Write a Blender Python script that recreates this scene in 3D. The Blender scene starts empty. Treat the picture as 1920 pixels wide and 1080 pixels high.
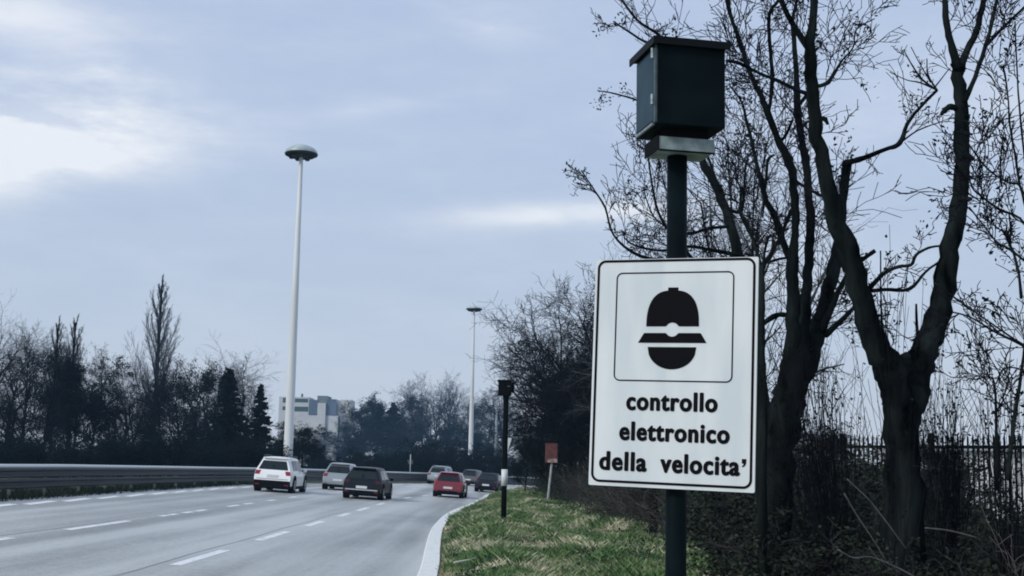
import bpy, bmesh, math, random
import numpy as np
from mathutils import Vector, Matrix
R=math.radians
sc=bpy.context.scene
COL=sc.collection
# ------------------------------------------------------------------ camera
F=2400.0; PITCH=math.atan((874-540)/F); ROLL=.021; EYE=np.array([0,0,1.6])
cam=bpy.data.cameras.new('camera'); camo=bpy.data.objects.new('camera',cam); COL.objects.link(camo)
cam.sensor_width=36; cam.lens=F/1920*36; cam.clip_start=.1; cam.clip_end=9000
fw=np.array([0,math.cos(PITCH),math.sin(PITCH)]); r0=np.array([1.,0,0]); u0=np.cross(r0,fw)
rt=math.cos(ROLL)*r0+math.sin(ROLL)*u0; up=-math.sin(ROLL)*r0+math.cos(ROLL)*u0
camo.matrix_world=Matrix(((rt[0],up[0],-fw[0],0),(rt[1],up[1],-fw[1],0),(rt[2],up[2],-fw[2],1.6),(0,0,0,1)))
sc.camera=camo
# ------------------------------------------------------------------ light
SUN_EL=R(34); SUN_AZ=R(232)     # azimuth clockwise from +Y: behind and to the left of the camera
w=bpy.data.worlds.new('World'); sc.world=w; w.use_nodes=True
nt=w.node_tree; nt.nodes.clear(); N=nt.nodes.new; L=nt.links.new
def vmath(op,a=None,b=None):
    n=N('ShaderNodeMath'); n.operation=op
    for i,v in enumerate((a,b)):
        if v is None: continue
        if isinstance(v,(int,float)): n.inputs[i].default_value=v
        else: L(v,n.inputs[i])
    return n.outputs[0]
out=N('ShaderNodeOutputWorld'); bg=N('ShaderNodeBackground'); bg.inputs['Strength'].default_value=.1
sky=N('ShaderNodeTexSky'); sky.sky_type='NISHITA'; sky.sun_disc=False; sky.sun_elevation=SUN_EL; sky.sun_rotation=SUN_AZ
sky.dust_density=2.0; sky.ozone_density=2.0
tc=N('ShaderNodeTexCoord'); sep=N('ShaderNodeSeparateXYZ'); L(tc.outputs['Generated'],sep.inputs[0])
X_,Y_,Z_=sep.outputs
# thin overcast veil: pale near the horizon, lavender blue higher up
ramp=N('ShaderNodeValToRGB'); L(Z_,ramp.inputs[0]); e=ramp.color_ramp.elements
e[0].position=0; e[0].color=(.60,.67,.77,1); e[1].position=.40; e[1].color=(.475,.58,.79,1)
m_=e.new(.13); m_.color=(.55,.64,.785,1); m_=e.new(.26); m_.color=(.495,.60,.80,1); m_=e.new(1.0); m_.color=(.46,.56,.74,1)
def noise(scale,vec,detail=6,rough=.55):
    n=N('ShaderNodeTexNoise'); n.inputs['Scale'].default_value=scale; n.inputs['Detail'].default_value=detail
    n.inputs['Roughness'].default_value=rough; L(vec,n.inputs['Vector']); return n.outputs['Fac']
mp=N('ShaderNodeMapping'); mp.vector_type='POINT'; L(tc.outputs['Generated'],mp.inputs[0])
mp.inputs['Rotation'].default_value=(0,R(14),0); mp.inputs['Scale'].default_value=(1.6,1.6,5.5)
n1=noise(3.4,mp.outputs[0],9,.62); n2=noise(9.0,mp.outputs[0],8,.66)
def blob(cx,cz,sx,sz,rot,amp):
    c,s=math.cos(rot),math.sin(rot)
    dx=vmath('SUBTRACT',X_,cx); dz=vmath('SUBTRACT',Z_,cz)
    u=vmath('DIVIDE',vmath('ADD',vmath('MULTIPLY',dx,c),vmath('MULTIPLY',dz,s)),sx)
    v=vmath('DIVIDE',vmath('SUBTRACT',vmath('MULTIPLY',dz,c),vmath('MULTIPLY',dx,s)),sz)
    q=vmath('ADD',vmath('MULTIPLY',u,u),vmath('MULTIPLY',v,v))
    return vmath('MULTIPLY',vmath('POWER',2.718,vmath('MULTIPLY',q,-1.0)),amp)
cl=blob(-.385,.216,.125,.028,.20,1.6)
for a in ((-.44,.195,.09,.020,.45,.85),(-.38,.315,.10,.018,-.1,.55),(-.315,.277,.07,.014,.2,.5),(.06,.196,.11,.0095,.05,.62),(-.33,.25,.09,.02,.3,.3),(-.03,.335,.035,.012,-.1,.35),(.22,.165,.09,.03,0,.25),(-.10,.272,.07,.006,.16,.16),(.33,.26,.12,.04,0,.22)):
    cl=vmath('ADD',cl,blob(*a))
wisp=N('ShaderNodeMapRange'); L(n1,wisp.inputs[0]); wisp.inputs[1].default_value=.38; wisp.inputs[2].default_value=.60; wisp.inputs[3].default_value=.30; wisp.inputs[4].default_value=1.45
cl=vmath('MULTIPLY',cl,wisp.outputs[0])
veil=N('ShaderNodeMapRange'); L(n2,veil.inputs[0]); veil.inputs[1].default_value=.35; veil.inputs[2].default_value=.75; veil.inputs[3].default_value=0; veil.inputs[4].default_value=.09
veil2=N('ShaderNodeMapRange'); L(n1,veil2.inputs[0]); veil2.inputs[1].default_value=.45; veil2.inputs[2].default_value=.75; veil2.inputs[3].default_value=0; veil2.inputs[4].default_value=.16
fac=vmath('ADD',cl,vmath('ADD',veil.outputs[0],veil2.outputs[0])); fac=vmath('MINIMUM',fac,1.0)
mixc=N('ShaderNodeMix'); mixc.data_type='RGBA'; L(fac,mixc.inputs[0]); L(ramp.outputs[0],mixc.inputs[6]); mixc.inputs[7].default_value=(.94,.97,1.02,1)
sca=N('ShaderNodeVectorMath'); sca.operation='SCALE'; L(mixc.outputs[2],sca.inputs[0]); sca.inputs['Scale'].default_value=10.0
fin=N('ShaderNodeMix'); fin.data_type='RGBA'; fin.inputs[0].default_value=.93; L(sky.outputs[0],fin.inputs[6]); L(sca.outputs[0],fin.inputs[7])
L(fin.outputs[2],bg.inputs[0]); L(bg.outputs[0],out.inputs[0])
sl=bpy.data.lights.new('sun','SUN'); sl.energy=2.2; sl.angle=R(11); sl.color=(1,.95,.88)
so=bpy.data.objects.new('sun',sl); COL.objects.link(so)
sd=Vector((math.sin(SUN_AZ)*math.cos(SUN_EL),math.cos(SUN_AZ)*math.cos(SUN_EL),math.sin(SUN_EL)))
so.rotation_euler=sd.to_track_quat('Z','Y').to_euler()
sc.view_settings.view_transform='Standard'; sc.view_settings.look='None'; sc.view_settings.exposure=0; sc.view_settings.gamma=1
sc.cycles.filter_width=1.9
sc.cycles.max_bounces=6; sc.cycles.volume_bounces=1; sc.cycles.transparent_max_bounces=4

# ------------------------------------------------------------------ pixel helpers (for measuring positions on the photograph, 1920 wide)
def ray(px,py): return fw*F+rt*(px-960)-up*(py-540)
def PW(px,py,Y):
    d=ray(px,py); return EYE+d*(Y/d[1])
def XZ(px,py,Y): p=PW(px,py,Y); return p[0],p[2]
def GZ(px,py,z):
    d=ray(px,py); return EYE+d*((z-1.6)/d[2])
def zr(x): return max(-.62,min(.30,-.42-.05*x))
# ------------------------------------------------------------------ materials
MATS={}
def mat(name,col,rough=.7,metal=0,spec=.5,var=0,vscale=3,bump=0,bscale=20,coord='Object',stretch=None,col2=None,coat=0,thr=(.35,.65),detail=5):
    if name in MATS: return MATS[name]
    m=bpy.data.materials.new(name); m.use_nodes=True; t=m.node_tree; b=t.nodes['Principled BSDF']
    b.inputs['Roughness'].default_value=rough; b.inputs['Metallic'].default_value=metal
    b.inputs['Specular IOR Level'].default_value=spec; b.inputs['Coat Weight'].default_value=coat
    b.inputs['Base Color'].default_value=(*col,1)
    co=t.nodes.new('ShaderNodeTexCoord'); src=co.outputs[coord]
    if stretch:
        mm=t.nodes.new('ShaderNodeMapping'); mm.inputs['Scale'].default_value=stretch; t.links.new(src,mm.inputs[0]); src=mm.outputs[0]
    if var or col2:
        c2=col2 or tuple(max(0,c*(1-var)) for c in col); c1=col if col2 else tuple(c*(1+var) for c in col)
        n=t.nodes.new('ShaderNodeTexNoise'); n.inputs['Scale'].default_value=vscale; n.inputs['Detail'].default_value=detail; t.links.new(src,n.inputs['Vector'])
        r=t.nodes.new('ShaderNodeValToRGB'); r.color_ramp.elements[0].position=thr[0]; r.color_ramp.elements[1].position=thr[1]
        r.color_ramp.elements[0].color=(*c2,1); r.color_ramp.elements[1].color=(*c1,1)
        t.links.new(n.outputs['Fac'],r.inputs[0]); t.links.new(r.outputs[0],b.inputs['Base Color'])
    if bump:
        n=t.nodes.new('ShaderNodeTexNoise'); n.inputs['Scale'].default_value=bscale; n.inputs['Detail'].default_value=4; t.links.new(src,n.inputs['Vector'])
        bp=t.nodes.new('ShaderNodeBump'); bp.inputs['Strength'].default_value=bump; bp.inputs['Distance'].default_value=.02
        t.links.new(n.outputs['Fac'],bp.inputs['Height']); t.links.new(bp.outputs[0],b.inputs['Normal'])
    MATS[name]=m; return m
bark=mat('dark_bark',(.008,.008,.009),.95,spec=.0,var=.5,vscale=6,bump=.6,bscale=25,stretch=(1,1,.25))
barkw=mat('lit_mossy_bark',(.018,.024,.024),.95,spec=.0,col2=(.002,.003,.003),vscale=5,bump=.8,bscale=30,stretch=(1,1,.22))  # mottling puts lit patches and moss into the bark colour
twigm=mat('twig_bark',(.010,.010,.014),.95,spec=.03)
twigf=mat('grey_twig_bark',(.045,.045,.05),.95,spec=.05)
evg=mat('evergreen_needles',(.003,.008,.010),.9,spec=.03,col2=(.008,.018,.018),vscale=1.2)
leafd=mat('dark_leaves',(.004,.008,.009),.9,spec=.03,col2=(.011,.019,.017),vscale=1.0)
leafb=mat('bramble_leaves',(.008,.014,.011),.8,spec=.12,col2=(.036,.050,.032),vscale=1.6)
black=mat('black_plastic',(.004,.005,.006),.7,spec=.05)
rubber=mat('tyre_rubber',(.006,.006,.007),.9,spec=.05)
glassd=mat('dark_car_glass',(.008,.014,.016),.15,spec=.35)
# ------------------------------------------------------------------ object helpers
def props(o,label=None,cat=None,group=None,kind=None):
    if label: o['label']=label
    if cat: o['category']=cat
    if group: o['group']=group
    if kind: o['kind']=kind
    return o
def link_mesh(name,me,m,parent=None,smooth=False):
    if m is not None and not me.materials: me.materials.append(m)
    o=bpy.data.objects.new(name,me); COL.objects.link(o)
    if parent is not None: o.parent=parent
    if smooth:
        me.polygons.foreach_set('use_smooth',np.ones(len(me.polygons),dtype=bool))
    return o
def empty(name,loc=(0,0,0),rz=0,**k):
    o=bpy.data.objects.new(name,None); COL.objects.link(o); o.location=loc; o.rotation_euler=(0,0,rz); o.empty_display_size=.2
    return props(o,**k)
class MB:
    def __init__(s): s.v=[];s.f=[]
    def add(s,vs,fs):
        b=len(s.v); s.v+= [tuple(map(float,v)) for v in vs]; s.f+=[tuple(i+b for i in f) for f in fs]; return s
    def box(s,x0,x1,y0,y1,z0,z1):
        return s.add([(x0,y0,z0),(x1,y0,z0),(x1,y1,z0),(x0,y1,z0),(x0,y0,z1),(x1,y0,z1),(x1,y1,z1),(x0,y1,z1)],
            [(0,3,2,1),(4,5,6,7),(0,1,5,4),(1,2,6,5),(2,3,7,6),(3,0,4,7)])
    def lathe(s,prof,n=24,c=(0,0)):
        vs=[];fs=[]
        for r,z in prof:
            for i in range(n):
                a=2*math.pi*i/n; vs.append((c[0]+r*math.cos(a),c[1]+r*math.sin(a),z))
        for k in range(len(prof)-1):
            for i in range(n):
                j=(i+1)%n; fs.append((k*n+i,k*n+j,(k+1)*n+j,(k+1)*n+i))
        fs.append(tuple(reversed(range(n)))); fs.append(tuple((len(prof)-1)*n+i for i in range(n)))
        return s.add(vs,fs)
    def disc_x(s,x0,x1,y,z,r,n=20):   # cylinder with axis along X
        vs=[(x,y+r*math.cos(2*math.pi*i/n),z+r*math.sin(2*math.pi*i/n)) for x in (x0,x1) for i in range(n)]
        fs=[(i,(i+1)%n,n+(i+1)%n,n+i) for i in range(n)]+[tuple(reversed(range(n))),tuple(range(n,2*n))]
        return s.add(vs,fs)
    def tube(s,pts,rad,n=10,rough=0,rnd=None,cap=True):
        pts=[np.array(p,float) for p in pts]; m=len(pts); ref=np.array([.31,.94,.1])
        b=len(s.v); vs=[];fs=[]
        for i,p in enumerate(pts):
            t=pts[min(i+1,m-1)]-pts[max(i-1,0)]; t/=np.linalg.norm(t)+1e-9
            a=np.cross(t,ref); a/=np.linalg.norm(a)+1e-9; c=np.cross(t,a)
            for k in range(n):
                th=2*math.pi*k/n; rr=rad[i]*(1+(rnd.uniform(-rough,rough) if rnd else 0))
                vs.append(p+rr*(math.cos(th)*a+math.sin(th)*c))
        for i in range(m-1):
            for k in range(n):
                j=(k+1)%n; fs.append((i*n+k,i*n+j,(i+1)*n+j,(i+1)*n+k))
        if cap: fs.append(tuple(reversed(range(n)))); fs.append(tuple((m-1)*n+k for k in range(n)))
        return s.add(vs,fs)
    def prism(s,poly,y0,y1):          # polygon in XZ extruded along Y
        n=len(poly); vs=[(x,y0,z) for x,z in poly]+[(x,y1,z) for x,z in poly]
        return s.add(vs,[tuple(range(n)),tuple(reversed(range(n,2*n)))]+[(i,n+i,n+(i+1)%n,(i+1)%n) for i in range(n)])
    def mesh(s,name):
        me=bpy.data.meshes.new(name); me.from_pydata(s.v,[],s.f); me.update(); return me
    def build(s,name,m,parent=None,smooth=False): return link_mesh(name,s.mesh(name),m,parent,smooth)
def np_mesh(name,V,Fq,k):
    """V (n,3), Fq (m,k) index array"""
    me=bpy.data.meshes.new(name); V=np.asarray(V,dtype=np.float32); Fq=np.asarray(Fq,dtype=np.int32)
    me.vertices.add(len(V)); me.vertices.foreach_set('co',V.ravel())
    me.loops.add(Fq.size); me.loops.foreach_set('vertex_index',Fq.ravel())
    me.polygons.add(len(Fq)); me.polygons.foreach_set('loop_start',np.arange(0,Fq.size,k,dtype=np.int32))
    me.update(calc_edges=True); return me
def seg_arrays(segs,n=3):
    S=np.array(segs,dtype=float); A=S[:,0:3]; B=S[:,3:6]; ra=S[:,6]; rb=S[:,7]
    T=B-A; T/= (np.linalg.norm(T,axis=1,keepdims=True)+1e-9)
    ref=np.where(np.abs(T[:,2:3])>.9,np.array([[1.,0,0]]),np.array([[0,0,1.]]))
    U=np.cross(T,ref); U/=np.linalg.norm(U,axis=1,keepdims=True)+1e-9; W=np.cross(T,U)
    th=np.arange(n)*2*math.pi/n; c=np.cos(th)[None,:,None]; s_=np.sin(th)[None,:,None]
    O=U[:,None,:]*c+W[:,None,:]*s_
    V=np.concatenate([A[:,None,:]+O*ra[:,None,None],B[:,None,:]+O*rb[:,None,None]],1).reshape(-1,3)
    base=(np.arange(len(S))*2*n)[:,None,None]; i=np.arange(n); j=(i+1)%n
    f=np.stack([i,j,n+j,n+i],1)[None]+base
    return V,f.reshape(-1,4)
def card_arrays(C,size,rs,flat=0.):
    """C (n,3) centres -> small bent leaf quads with random orientation"""
    n=len(C); a=rs.normal(size=(n,3)); a/=np.linalg.norm(a,axis=1,keepdims=True)
    b=rs.normal(size=(n,3)); b-= (b*a).sum(1,keepdims=True)*a; b/=np.linalg.norm(b,axis=1,keepdims=True)
    sz=size*rs.uniform(.5,1.3,(n,1)); a*=sz; b*=sz*.55
    V=np.stack([C-a,C-b*.9,C+a,C+b],1).reshape(-1,3)
    return V,(np.arange(n)*4)[:,None]+np.arange(4)[None]
def merge(parts):
    Vs=[];Fs=[];b=0
    for V,f in parts: Vs.append(V);Fs.append(f+b);b+=len(V)
    return np.concatenate(Vs),np.concatenate(Fs)
# ------------------------------------------------------------------ tree growth
def grow(segs,tips,p,d,Ln,r,lev,rnd,cfg):
    n=cfg['steps'][lev]; q=np.array(p,float); d=np.array(d,float); d/=np.linalg.norm(d)
    last=lev==len(cfg['kids'])
    pts=[(q.copy(),d.copy(),r)]
    for i in range(n):
        d=d+np.array([rnd.gauss(0,1),rnd.gauss(0,1),rnd.gauss(0,1)])*cfg['jit'][lev]+np.array([0,0,cfg['upb'][lev]])
        d/=np.linalg.norm(d); q2=q+d*Ln/n
        ra=r*(1-(i/n)*cfg.get('tap',.65)); rb=r*(1-((i+1)/n)*cfg.get('tap',.65))
        ra=max(ra,cfg['rmin']);rb=max(rb,cfg['rmin'])
        segs[lev].append((*q,*q2,ra,rb)); q=q2; pts.append((q.copy(),d.copy(),rb))
    if last: tips.append(q); return
    k=cfg['kids'][lev]
    for c in range(k):
        t=cfg['start'][lev]+(1-cfg['start'][lev])*((c+rnd.random())/k)
        f=t*n; i=min(int(f),n-1); pp=pts[i][0]+(pts[i+1][0]-pts[i][0])*(f-i); dd=pts[i+1][1]; rr=pts[i+1][2]
        a=cfg['ang'][lev]*rnd.uniform(.7,1.3)
        v=np.array([rnd.gauss(0,1),rnd.gauss(0,1),rnd.gauss(0,1)]); v-=v.dot(dd)*dd; v/=np.linalg.norm(v)+1e-9
        nd=dd*math.cos(a)+v*math.sin(a)
        grow(segs,tips,pp,nd,Ln*cfg['len'][lev]*rnd.uniform(.7,1.15)*(1.12-1.0*t if lev==0 and cfg.get('cone') else 1),min(rr*.8,r*cfg['rad'][lev]),lev+1,rnd,cfg)
CF=dict(
 vase=dict(kids=[9,6,6,5],steps=[5,5,4,3,2],jit=[.05,.10,.14,.18,.2],upb=[0.05,.05,.03,.02,.0],start=[.28,.25,.2,.15],ang=[.65,.65,.7,.8],len=[.72,.55,.5,.5],rad=[.5,.5,.5,.55],rmin=.006),
 poplar=dict(kids=[46,9,5,3],steps=[10,6,4,2,2],jit=[.006,.03,.06,.1,.12],upb=[.05,.07,.08,.08,.05],start=[.08,.1,.15,.2],ang=[.42,.30,.4,.5],len=[.42,.32,.5,.5],rad=[.16,.5,.6,.6],rmin=.010,cone=1),
 ragged=dict(kids=[10,7,6,5],steps=[6,5,4,3,2],jit=[.05,.14,.2,.2,.2],upb=[.04,.06,.02,.0,.0],start=[.2,.15,.15,.15],ang=[.75,.7,.8,.9],len=[.52,.55,.5,.5],rad=[.5,.5,.5,.55],rmin=.007),
 dense=dict(kids=[13,8,7,6],steps=[6,5,4,3,2],jit=[.04,.12,.18,.2,.2],upb=[.04,.06,.03,.0,.0],start=[.16,.12,.12,.12],ang=[.62,.65,.75,.9],len=[.55,.55,.5,.5],rad=[.42,.5,.5,.6],rmin=.011),
 shrub=dict(kids=[6,5,5],steps=[5,4,3,2],jit=[.12,.16,.2,.2],upb=[.03,.02,0,0],start=[.15,.15,.15],ang=[.5,.6,.8],len=[.6,.55,.5],rad=[.6,.55,.55],rmin=.006),
)
def proto(kind,H,seed,leaves=0,leafsize=.12,scalem=None,r0=None,lean=(0,0),rmin=None):
    """returns (trunk mesh, crown mesh, leaf mesh or None)"""
    rnd=random.Random(seed); rs=np.random.RandomState(seed); cfg=dict(CF[kind]); nl=len(cfg['kids'])+1
    if rmin: cfg['rmin']=rmin
    segs=[[] for _ in range(nl)]; tips=[]
    if kind=='shrub':
        for k in range(9):
            a=rnd.random()*6.283; grow(segs,tips,(rnd.gauss(0,.12),rnd.gauss(0,.12),0),(math.cos(a)*.55,math.sin(a)*.55,1),H*.62*rnd.uniform(.7,1.1),.02*H/2,0,rnd,cfg)
    else: grow(segs,tips,(0,0,0),(lean[0],lean[1],1),H*(.62 if kind=='vase' else .8 if kind in('ragged','dense') else .97),r0 or H*.018,0,rnd,cfg)
    parts=[seg_arrays(segs[0],8)]+([seg_arrays(segs[1],6)] if len(segs)>2 else [])
    V,f=merge(parts); top=max(t[2] for t in tips); s=H/top; 
    me1=np_mesh('trunk',V*[1,1,s],f,4)
    V2,f2=merge([seg_arrays(segs[i],4 if i==2 else 3) for i in range(2,nl)] if len(segs)>2 else [seg_arrays(segs[1],3)])
    me2=np_mesh('crown',V2*[1,1,s],f2,4)
    me3=None
    if leaves:
        T=np.array(tips); T=T[rs.randint(0,len(T),leaves)]+rs.normal(size=(leaves,3))*leafsize*1.6
        V3,f3=card_arrays(T,leafsize,rs); me3=np_mesh('foliage',V3*[1,1,s],f3,4)
    return [me1,me2,me3]
def conifer(H,Rw,seed,n=170):
    rnd=random.Random(seed); rs=np.random.RandomState(seed); segs=[(0,0,0,0,0,H*.97,H*.014,.03)]; br=[];C=[]
    for i in range(n):
        t=(i+.5)/n; z=H*(.06+.92*t); L_=Rw*(1-t)**.8*rnd.uniform(.6,1.15)+.12; a=rnd.random()*6.283
        dz=-.25*L_+.25*L_*t; e=(math.cos(a)*L_,math.sin(a)*L_,z+dz); br.append((0,0,z,*e,.035*H/12,.01))
        m=int(18+70*L_/Rw)
        for k in range(m):
            u=rnd.random()**.7; w_=.16*L_*(1.1-u)+.06
            C.append((e[0]*u+rnd.gauss(0,w_),e[1]*u+rnd.gauss(0,w_),z+dz*u+rnd.gauss(0,.05)-.08))
    V,f=seg_arrays(segs,8); a=np_mesh('trunk',V,f,4); V,f=seg_arrays(br,4); V2,f2=card_arrays(np.array(C),.16*H/12+.05,rs)
    V,f=merge([(V,f),(V2,f2)]); return [a,np_mesh('crown',V,f,4),None]
def plant(pr,name,loc,label,cat='tree',group=None,sc_=(1,1,1),rz=0,mats=(bark,twigm,leafd),names=('trunk','crown','foliage'),rot=(0,0)):
    o=empty(name,loc,rz,label=label,cat=cat,group=group); o.scale=sc_; o.rotation_euler=(rot[0],rot[1],rz)
    for me,nm,m in zip(pr,names,mats):
        if me is None: continue
        if not me.materials: me.materials.append(m)
        c=bpy.data.objects.new(nm,me); COL.objects.link(c); c.parent=o
        c.material_slots[0].link='OBJECT'; c.material_slots[0].material=m
    return o
# ================================================================== GROUND AND ROAD
def interp(P,n):
    P=np.array(P,float); m=len(P); out=[]
    for i in range(n):
        t=i/(n-1)*(m-1); k=min(int(t),m-2); u=t-k
        p0,p1,p2,p3=P[max(k-1,0)],P[k],P[k+1],P[min(k+2,m-1)]
        out.append(.5*((2*p1)+(-p0+p2)*u+(2*p0-5*p1+4*p2-p3)*u*u+(-p0+3*p1-3*p2+p3)*u**3))
    return np.array(out)
LEFT=[(-14.2,-12),(-14.2,15),(-14.2,23),(-14.2,29),(-14.2,35),(-14.2,40),(-14.2,48),(-14.2,55),(-14.2,62.6),(-13.6,72),(-12.2,85),(-8.2,106),(-6.1,116),(-1.7,133),(3,148),(12,170),(28,195),(50,222),(80,250)]
KERB=[(-1.2,-12),(-1.36,15),(-1.55,23),(-1.83,29),(-2.10,35),(-2.25,40),(-2.33,48),(-2.18,55),(-1.88,62.6),(-1.60,75),(-1.3,87),(-.1,109.5),(1.1,120),(4.2,133),(8.5,147),(17,165),(32,187),(52,208),(80,230)]
LL=interp(LEFT,181); KK=interp(KERB,181)
def strip(name,A,B,za,zb,m,kind='structure',nx=1):
    V=[];f=[]
    for a,b in zip(A,B):
        for k in range(nx+1):
            t=k/nx; x=a[0]*(1-t)+b[0]*t; y=a[1]*(1-t)+b[1]*t; V.append((x,y,za(x)*(1-t)+zb(x)*t))
    for i in range(len(A)-1):
        for k in range(nx):
            q=i*(nx+1)+k; f.append((q,q+1,q+nx+2,q+nx+1))
    me=bpy.data.meshes.new(name); me.from_pydata(V,[],f); me.update()
    o=link_mesh(name,me,m); return props(o,kind=kind)
# asphalt with aggregate, longitudinal wheel streaks and seams
def asphalt():
    m=bpy.data.materials.new('asphalt'); m.use_nodes=True; t=m.node_tree; b=t.nodes['Principled BSDF']; b.inputs['Roughness'].default_value=.48; b.inputs['Specular IOR Level'].default_value=.5
    co=t.nodes.new('ShaderNodeTexCoord')
    def nz(scale,st,det=5):
        mm=t.nodes.new('ShaderNodeMapping'); mm.inputs['Scale'].default_value=st; t.links.new(co.outputs['Object'],mm.inputs[0])
        n=t.nodes.new('ShaderNodeTexNoise'); n.inputs['Scale'].default_value=scale; n.inputs['Detail'].default_value=det; t.links.new(mm.outputs[0],n.inputs[0]); return n.outputs['Fac']
    streak=nz(1.0,(.75,.018,1),4); fine=nz(9,(1,1,1),6); patch=nz(.25,(1,.4,1),4); gr=nz(38,(1,.35,1),3)
    def mm_(op,a,b_):
        n=t.nodes.new('ShaderNodeMath'); n.operation=op
        for i,v in enumerate((a,b_)):
            if isinstance(v,(int,float)): n.inputs[i].default_value=v
            else: t.links.new(v,n.inputs[i])
        return n.outputs[0]
    s=mm_('ADD',mm_('MULTIPLY',streak,.48),mm_('ADD',mm_('MULTIPLY',patch,.22),mm_('ADD',mm_('MULTIPLY',fine,.14),mm_('MULTIPLY',gr,.14))))
    r=t.nodes.new('ShaderNodeValToRGB'); r.color_ramp.elements[0].position=.39; r.color_ramp.elements[1].position=.56
    r.color_ramp.elements[0].color=(.160,.172,.172,1); r.color_ramp.elements[1].color=(.48,.50,.485,1)
    t.links.new(s,r.inputs[0]); t.links.new(r.outputs[0],b.inputs['Base Color'])
    bp=t.nodes.new('ShaderNodeBump'); bp.inputs['Strength'].default_value=.25; bp.inputs['Distance'].default_value=.01; t.links.new(gr,bp.inputs['Height']); t.links.new(bp.outputs[0],b.inputs['Normal'])
    return m
ASPH=asphalt()
KO=KK.copy(); 
def off(P,dx):
    P=np.array(P); T=np.gradient(P,axis=0); T/=np.linalg.norm(T,axis=1,keepdims=True); n=np.stack([T[:,1],-T[:,0]],1); return P+n*dx
strip('road',LL+[-.9,0],KK+[.05,0],zr,zr,ASPH,nx=12)
kerbm=mat('pale_kerb',(.70,.72,.71),.8,col2=(.50,.52,.51),vscale=4.5,bump=.4,bscale=15,thr=(.28,.44))
K2=off(KK,.35)
kb=MB(); V=[];f=[]
for (a,b) in zip(KK,K2):
    z=zr(a[0]); V+=[(a[0],a[1],z-.05),(a[0]+.015,a[1],z+.075),(a[0]+.04,a[1],z+.09),(b[0],b[1],z+.10),(b[0],b[1],z-.1)]
for i in range(len(KK)-1):
    for k in range(4): q=i*5+k; f.append((q,q+5,q+6,q+1))
kb.add(V,f); props(kb.build('kerb',kerbm),kind='structure')
white=mat('road_paint',(.80,.82,.82),.6,col2=(.58,.61,.62),vscale=5,thr=(.32,.5))
whitew=mat('worn_road_paint',(.66,.69,.69),.6,col2=(.36,.38,.39),vscale=2.5,thr=(.38,.56))
def paint(name,xf,y0,y1,wd,m=white,n=2):
    b=MB();V=[];f=[]
    for i in range(n):
        y=y0+(y1-y0)*i/(n-1); x=xf(y); V+=[(x-wd/2,y,zr(x-wd/2)+.004),(x+wd/2,y,zr(x+wd/2)+.004)]
    for i in range(n-1): q=2*i; f.append((q,q+1,q+3,q+2))
    b.add(V,f); return b
def xat(P,y): return float(np.interp(y,P[:,1],P[:,0]))
XL1=lambda y: -9.42 if y<60 else -9.42+ (xat(LL,y)+14.2)*.93
XL2=lambda y: -5.5 if y<60 else -5.5+(xat(LL,y)+14.2)*.86
XE=lambda y: xat(LL,y)+.62
pm=MB()
def dash(xf,y0,y1,wd=.16):
    b=paint('d',xf,y0,y1,wd,n=max(2,int((y1-y0)/3)+2)); pm.add(b.v,b.f)
for y0,y1 in ((15,18.6),(21.7,25.6),(28.8,32.7),(35.7,38.8),(42.6,45.2),(47.8,51.2),(55,57.6),(60.5,62.5),(67,69.4),(74,76.5),(81,83.5),(88,90.5),(95,97),(102,104)): dash(XL2,y0,y1,.2)
for y0,y1 in ((14.4,18),(21,24.8),(27.9,32.4),(35.3,36.05),(36.3,37.1),(37.8,38.9),(39.3,40.6),(43.8,45.6),(46.4,48.0),(51,52.6),(56,58),(62,64),(69,71.5),(76,78.5),(83,85),(90,92),(97,99)): dash(XL1,y0,y1,.2)
props(pm.build('lane_markings',white),kind='structure')
em=MB(); y=14.
rnd=random.Random(4)
while y<150:
    ln=3.2 if y<70 else 8
    b=paint('e',lambda q,y_=y,l_=ln:XE(q)+.10-.28*((q-y_)/l_),y,y+ln*.92,.26+rnd.uniform(-.03,.05),n=3); em.add(b.v,b.f); y+=ln
props(em.build('edge_line',white),kind='structure')
seam=MB()
for dx in (-.30,):
    for xf in (XL1,XL2):
        b=paint('seam',lambda y,xf=xf:xf(y)+dx+.03*math.sin(y*.7),-5,110,.032,n=60); seam.add(b.v,b.f)
props(seam.build('road_seams',mat('joint_sealant',(.20,.215,.22),.7,col2=(.30,.32,.325),vscale=1.5,stretch=(1,.3,1))),kind='structure')
# the ground sheet, well past the horizon, following the road's cross fall just below it
earth=mat('earth',(.055,.06,.045),.95,spec=.1,col2=(.03,.045,.022),vscale=.6)
xs=np.concatenate([np.linspace(-3500,-200,12),np.linspace(-150,-20,14),np.linspace(-18,10,29),np.linspace(15,150,14),np.linspace(250,3500,10)])
ys=np.concatenate([np.linspace(-60,250,63),np.linspace(300,1000,12),np.linspace(1500,6000,6)])
GXm,GYm=np.meshgrid(xs,ys); Zm=np.vectorize(lambda x:zr(x)-.13)(GXm)
V=np.stack([GXm,GYm,Zm],-1).reshape(-1,3); nx=len(xs); ii=np.arange(len(ys)-1)[:,None]*nx+np.arange(nx-1)[None]
fq=np.stack([ii,ii+1,ii+nx+1,ii+nx],-1).reshape(-1,4)
props(link_mesh('ground',np_mesh('ground',V,fq,4),earth),kind='structure')
# grassy verge right of the kerb
def bumpn(x,y):
    return .09*math.sin(x*1.5+y*.42)+.07*math.sin(x*.8-y*.55+1)+.04*math.sin(2.6*x+1.2*y)+.10*math.exp(-((y-33)/9)**2)*max(0,math.sin((x+2.2)*.9))
def vz(x,y):
    k=xat(K2,y); d=max(0,x-k)
    return zr(k)+.075+ .16*min(1,d/1.2)+bumpn(x,y)*min(1,d/.8)
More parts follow.
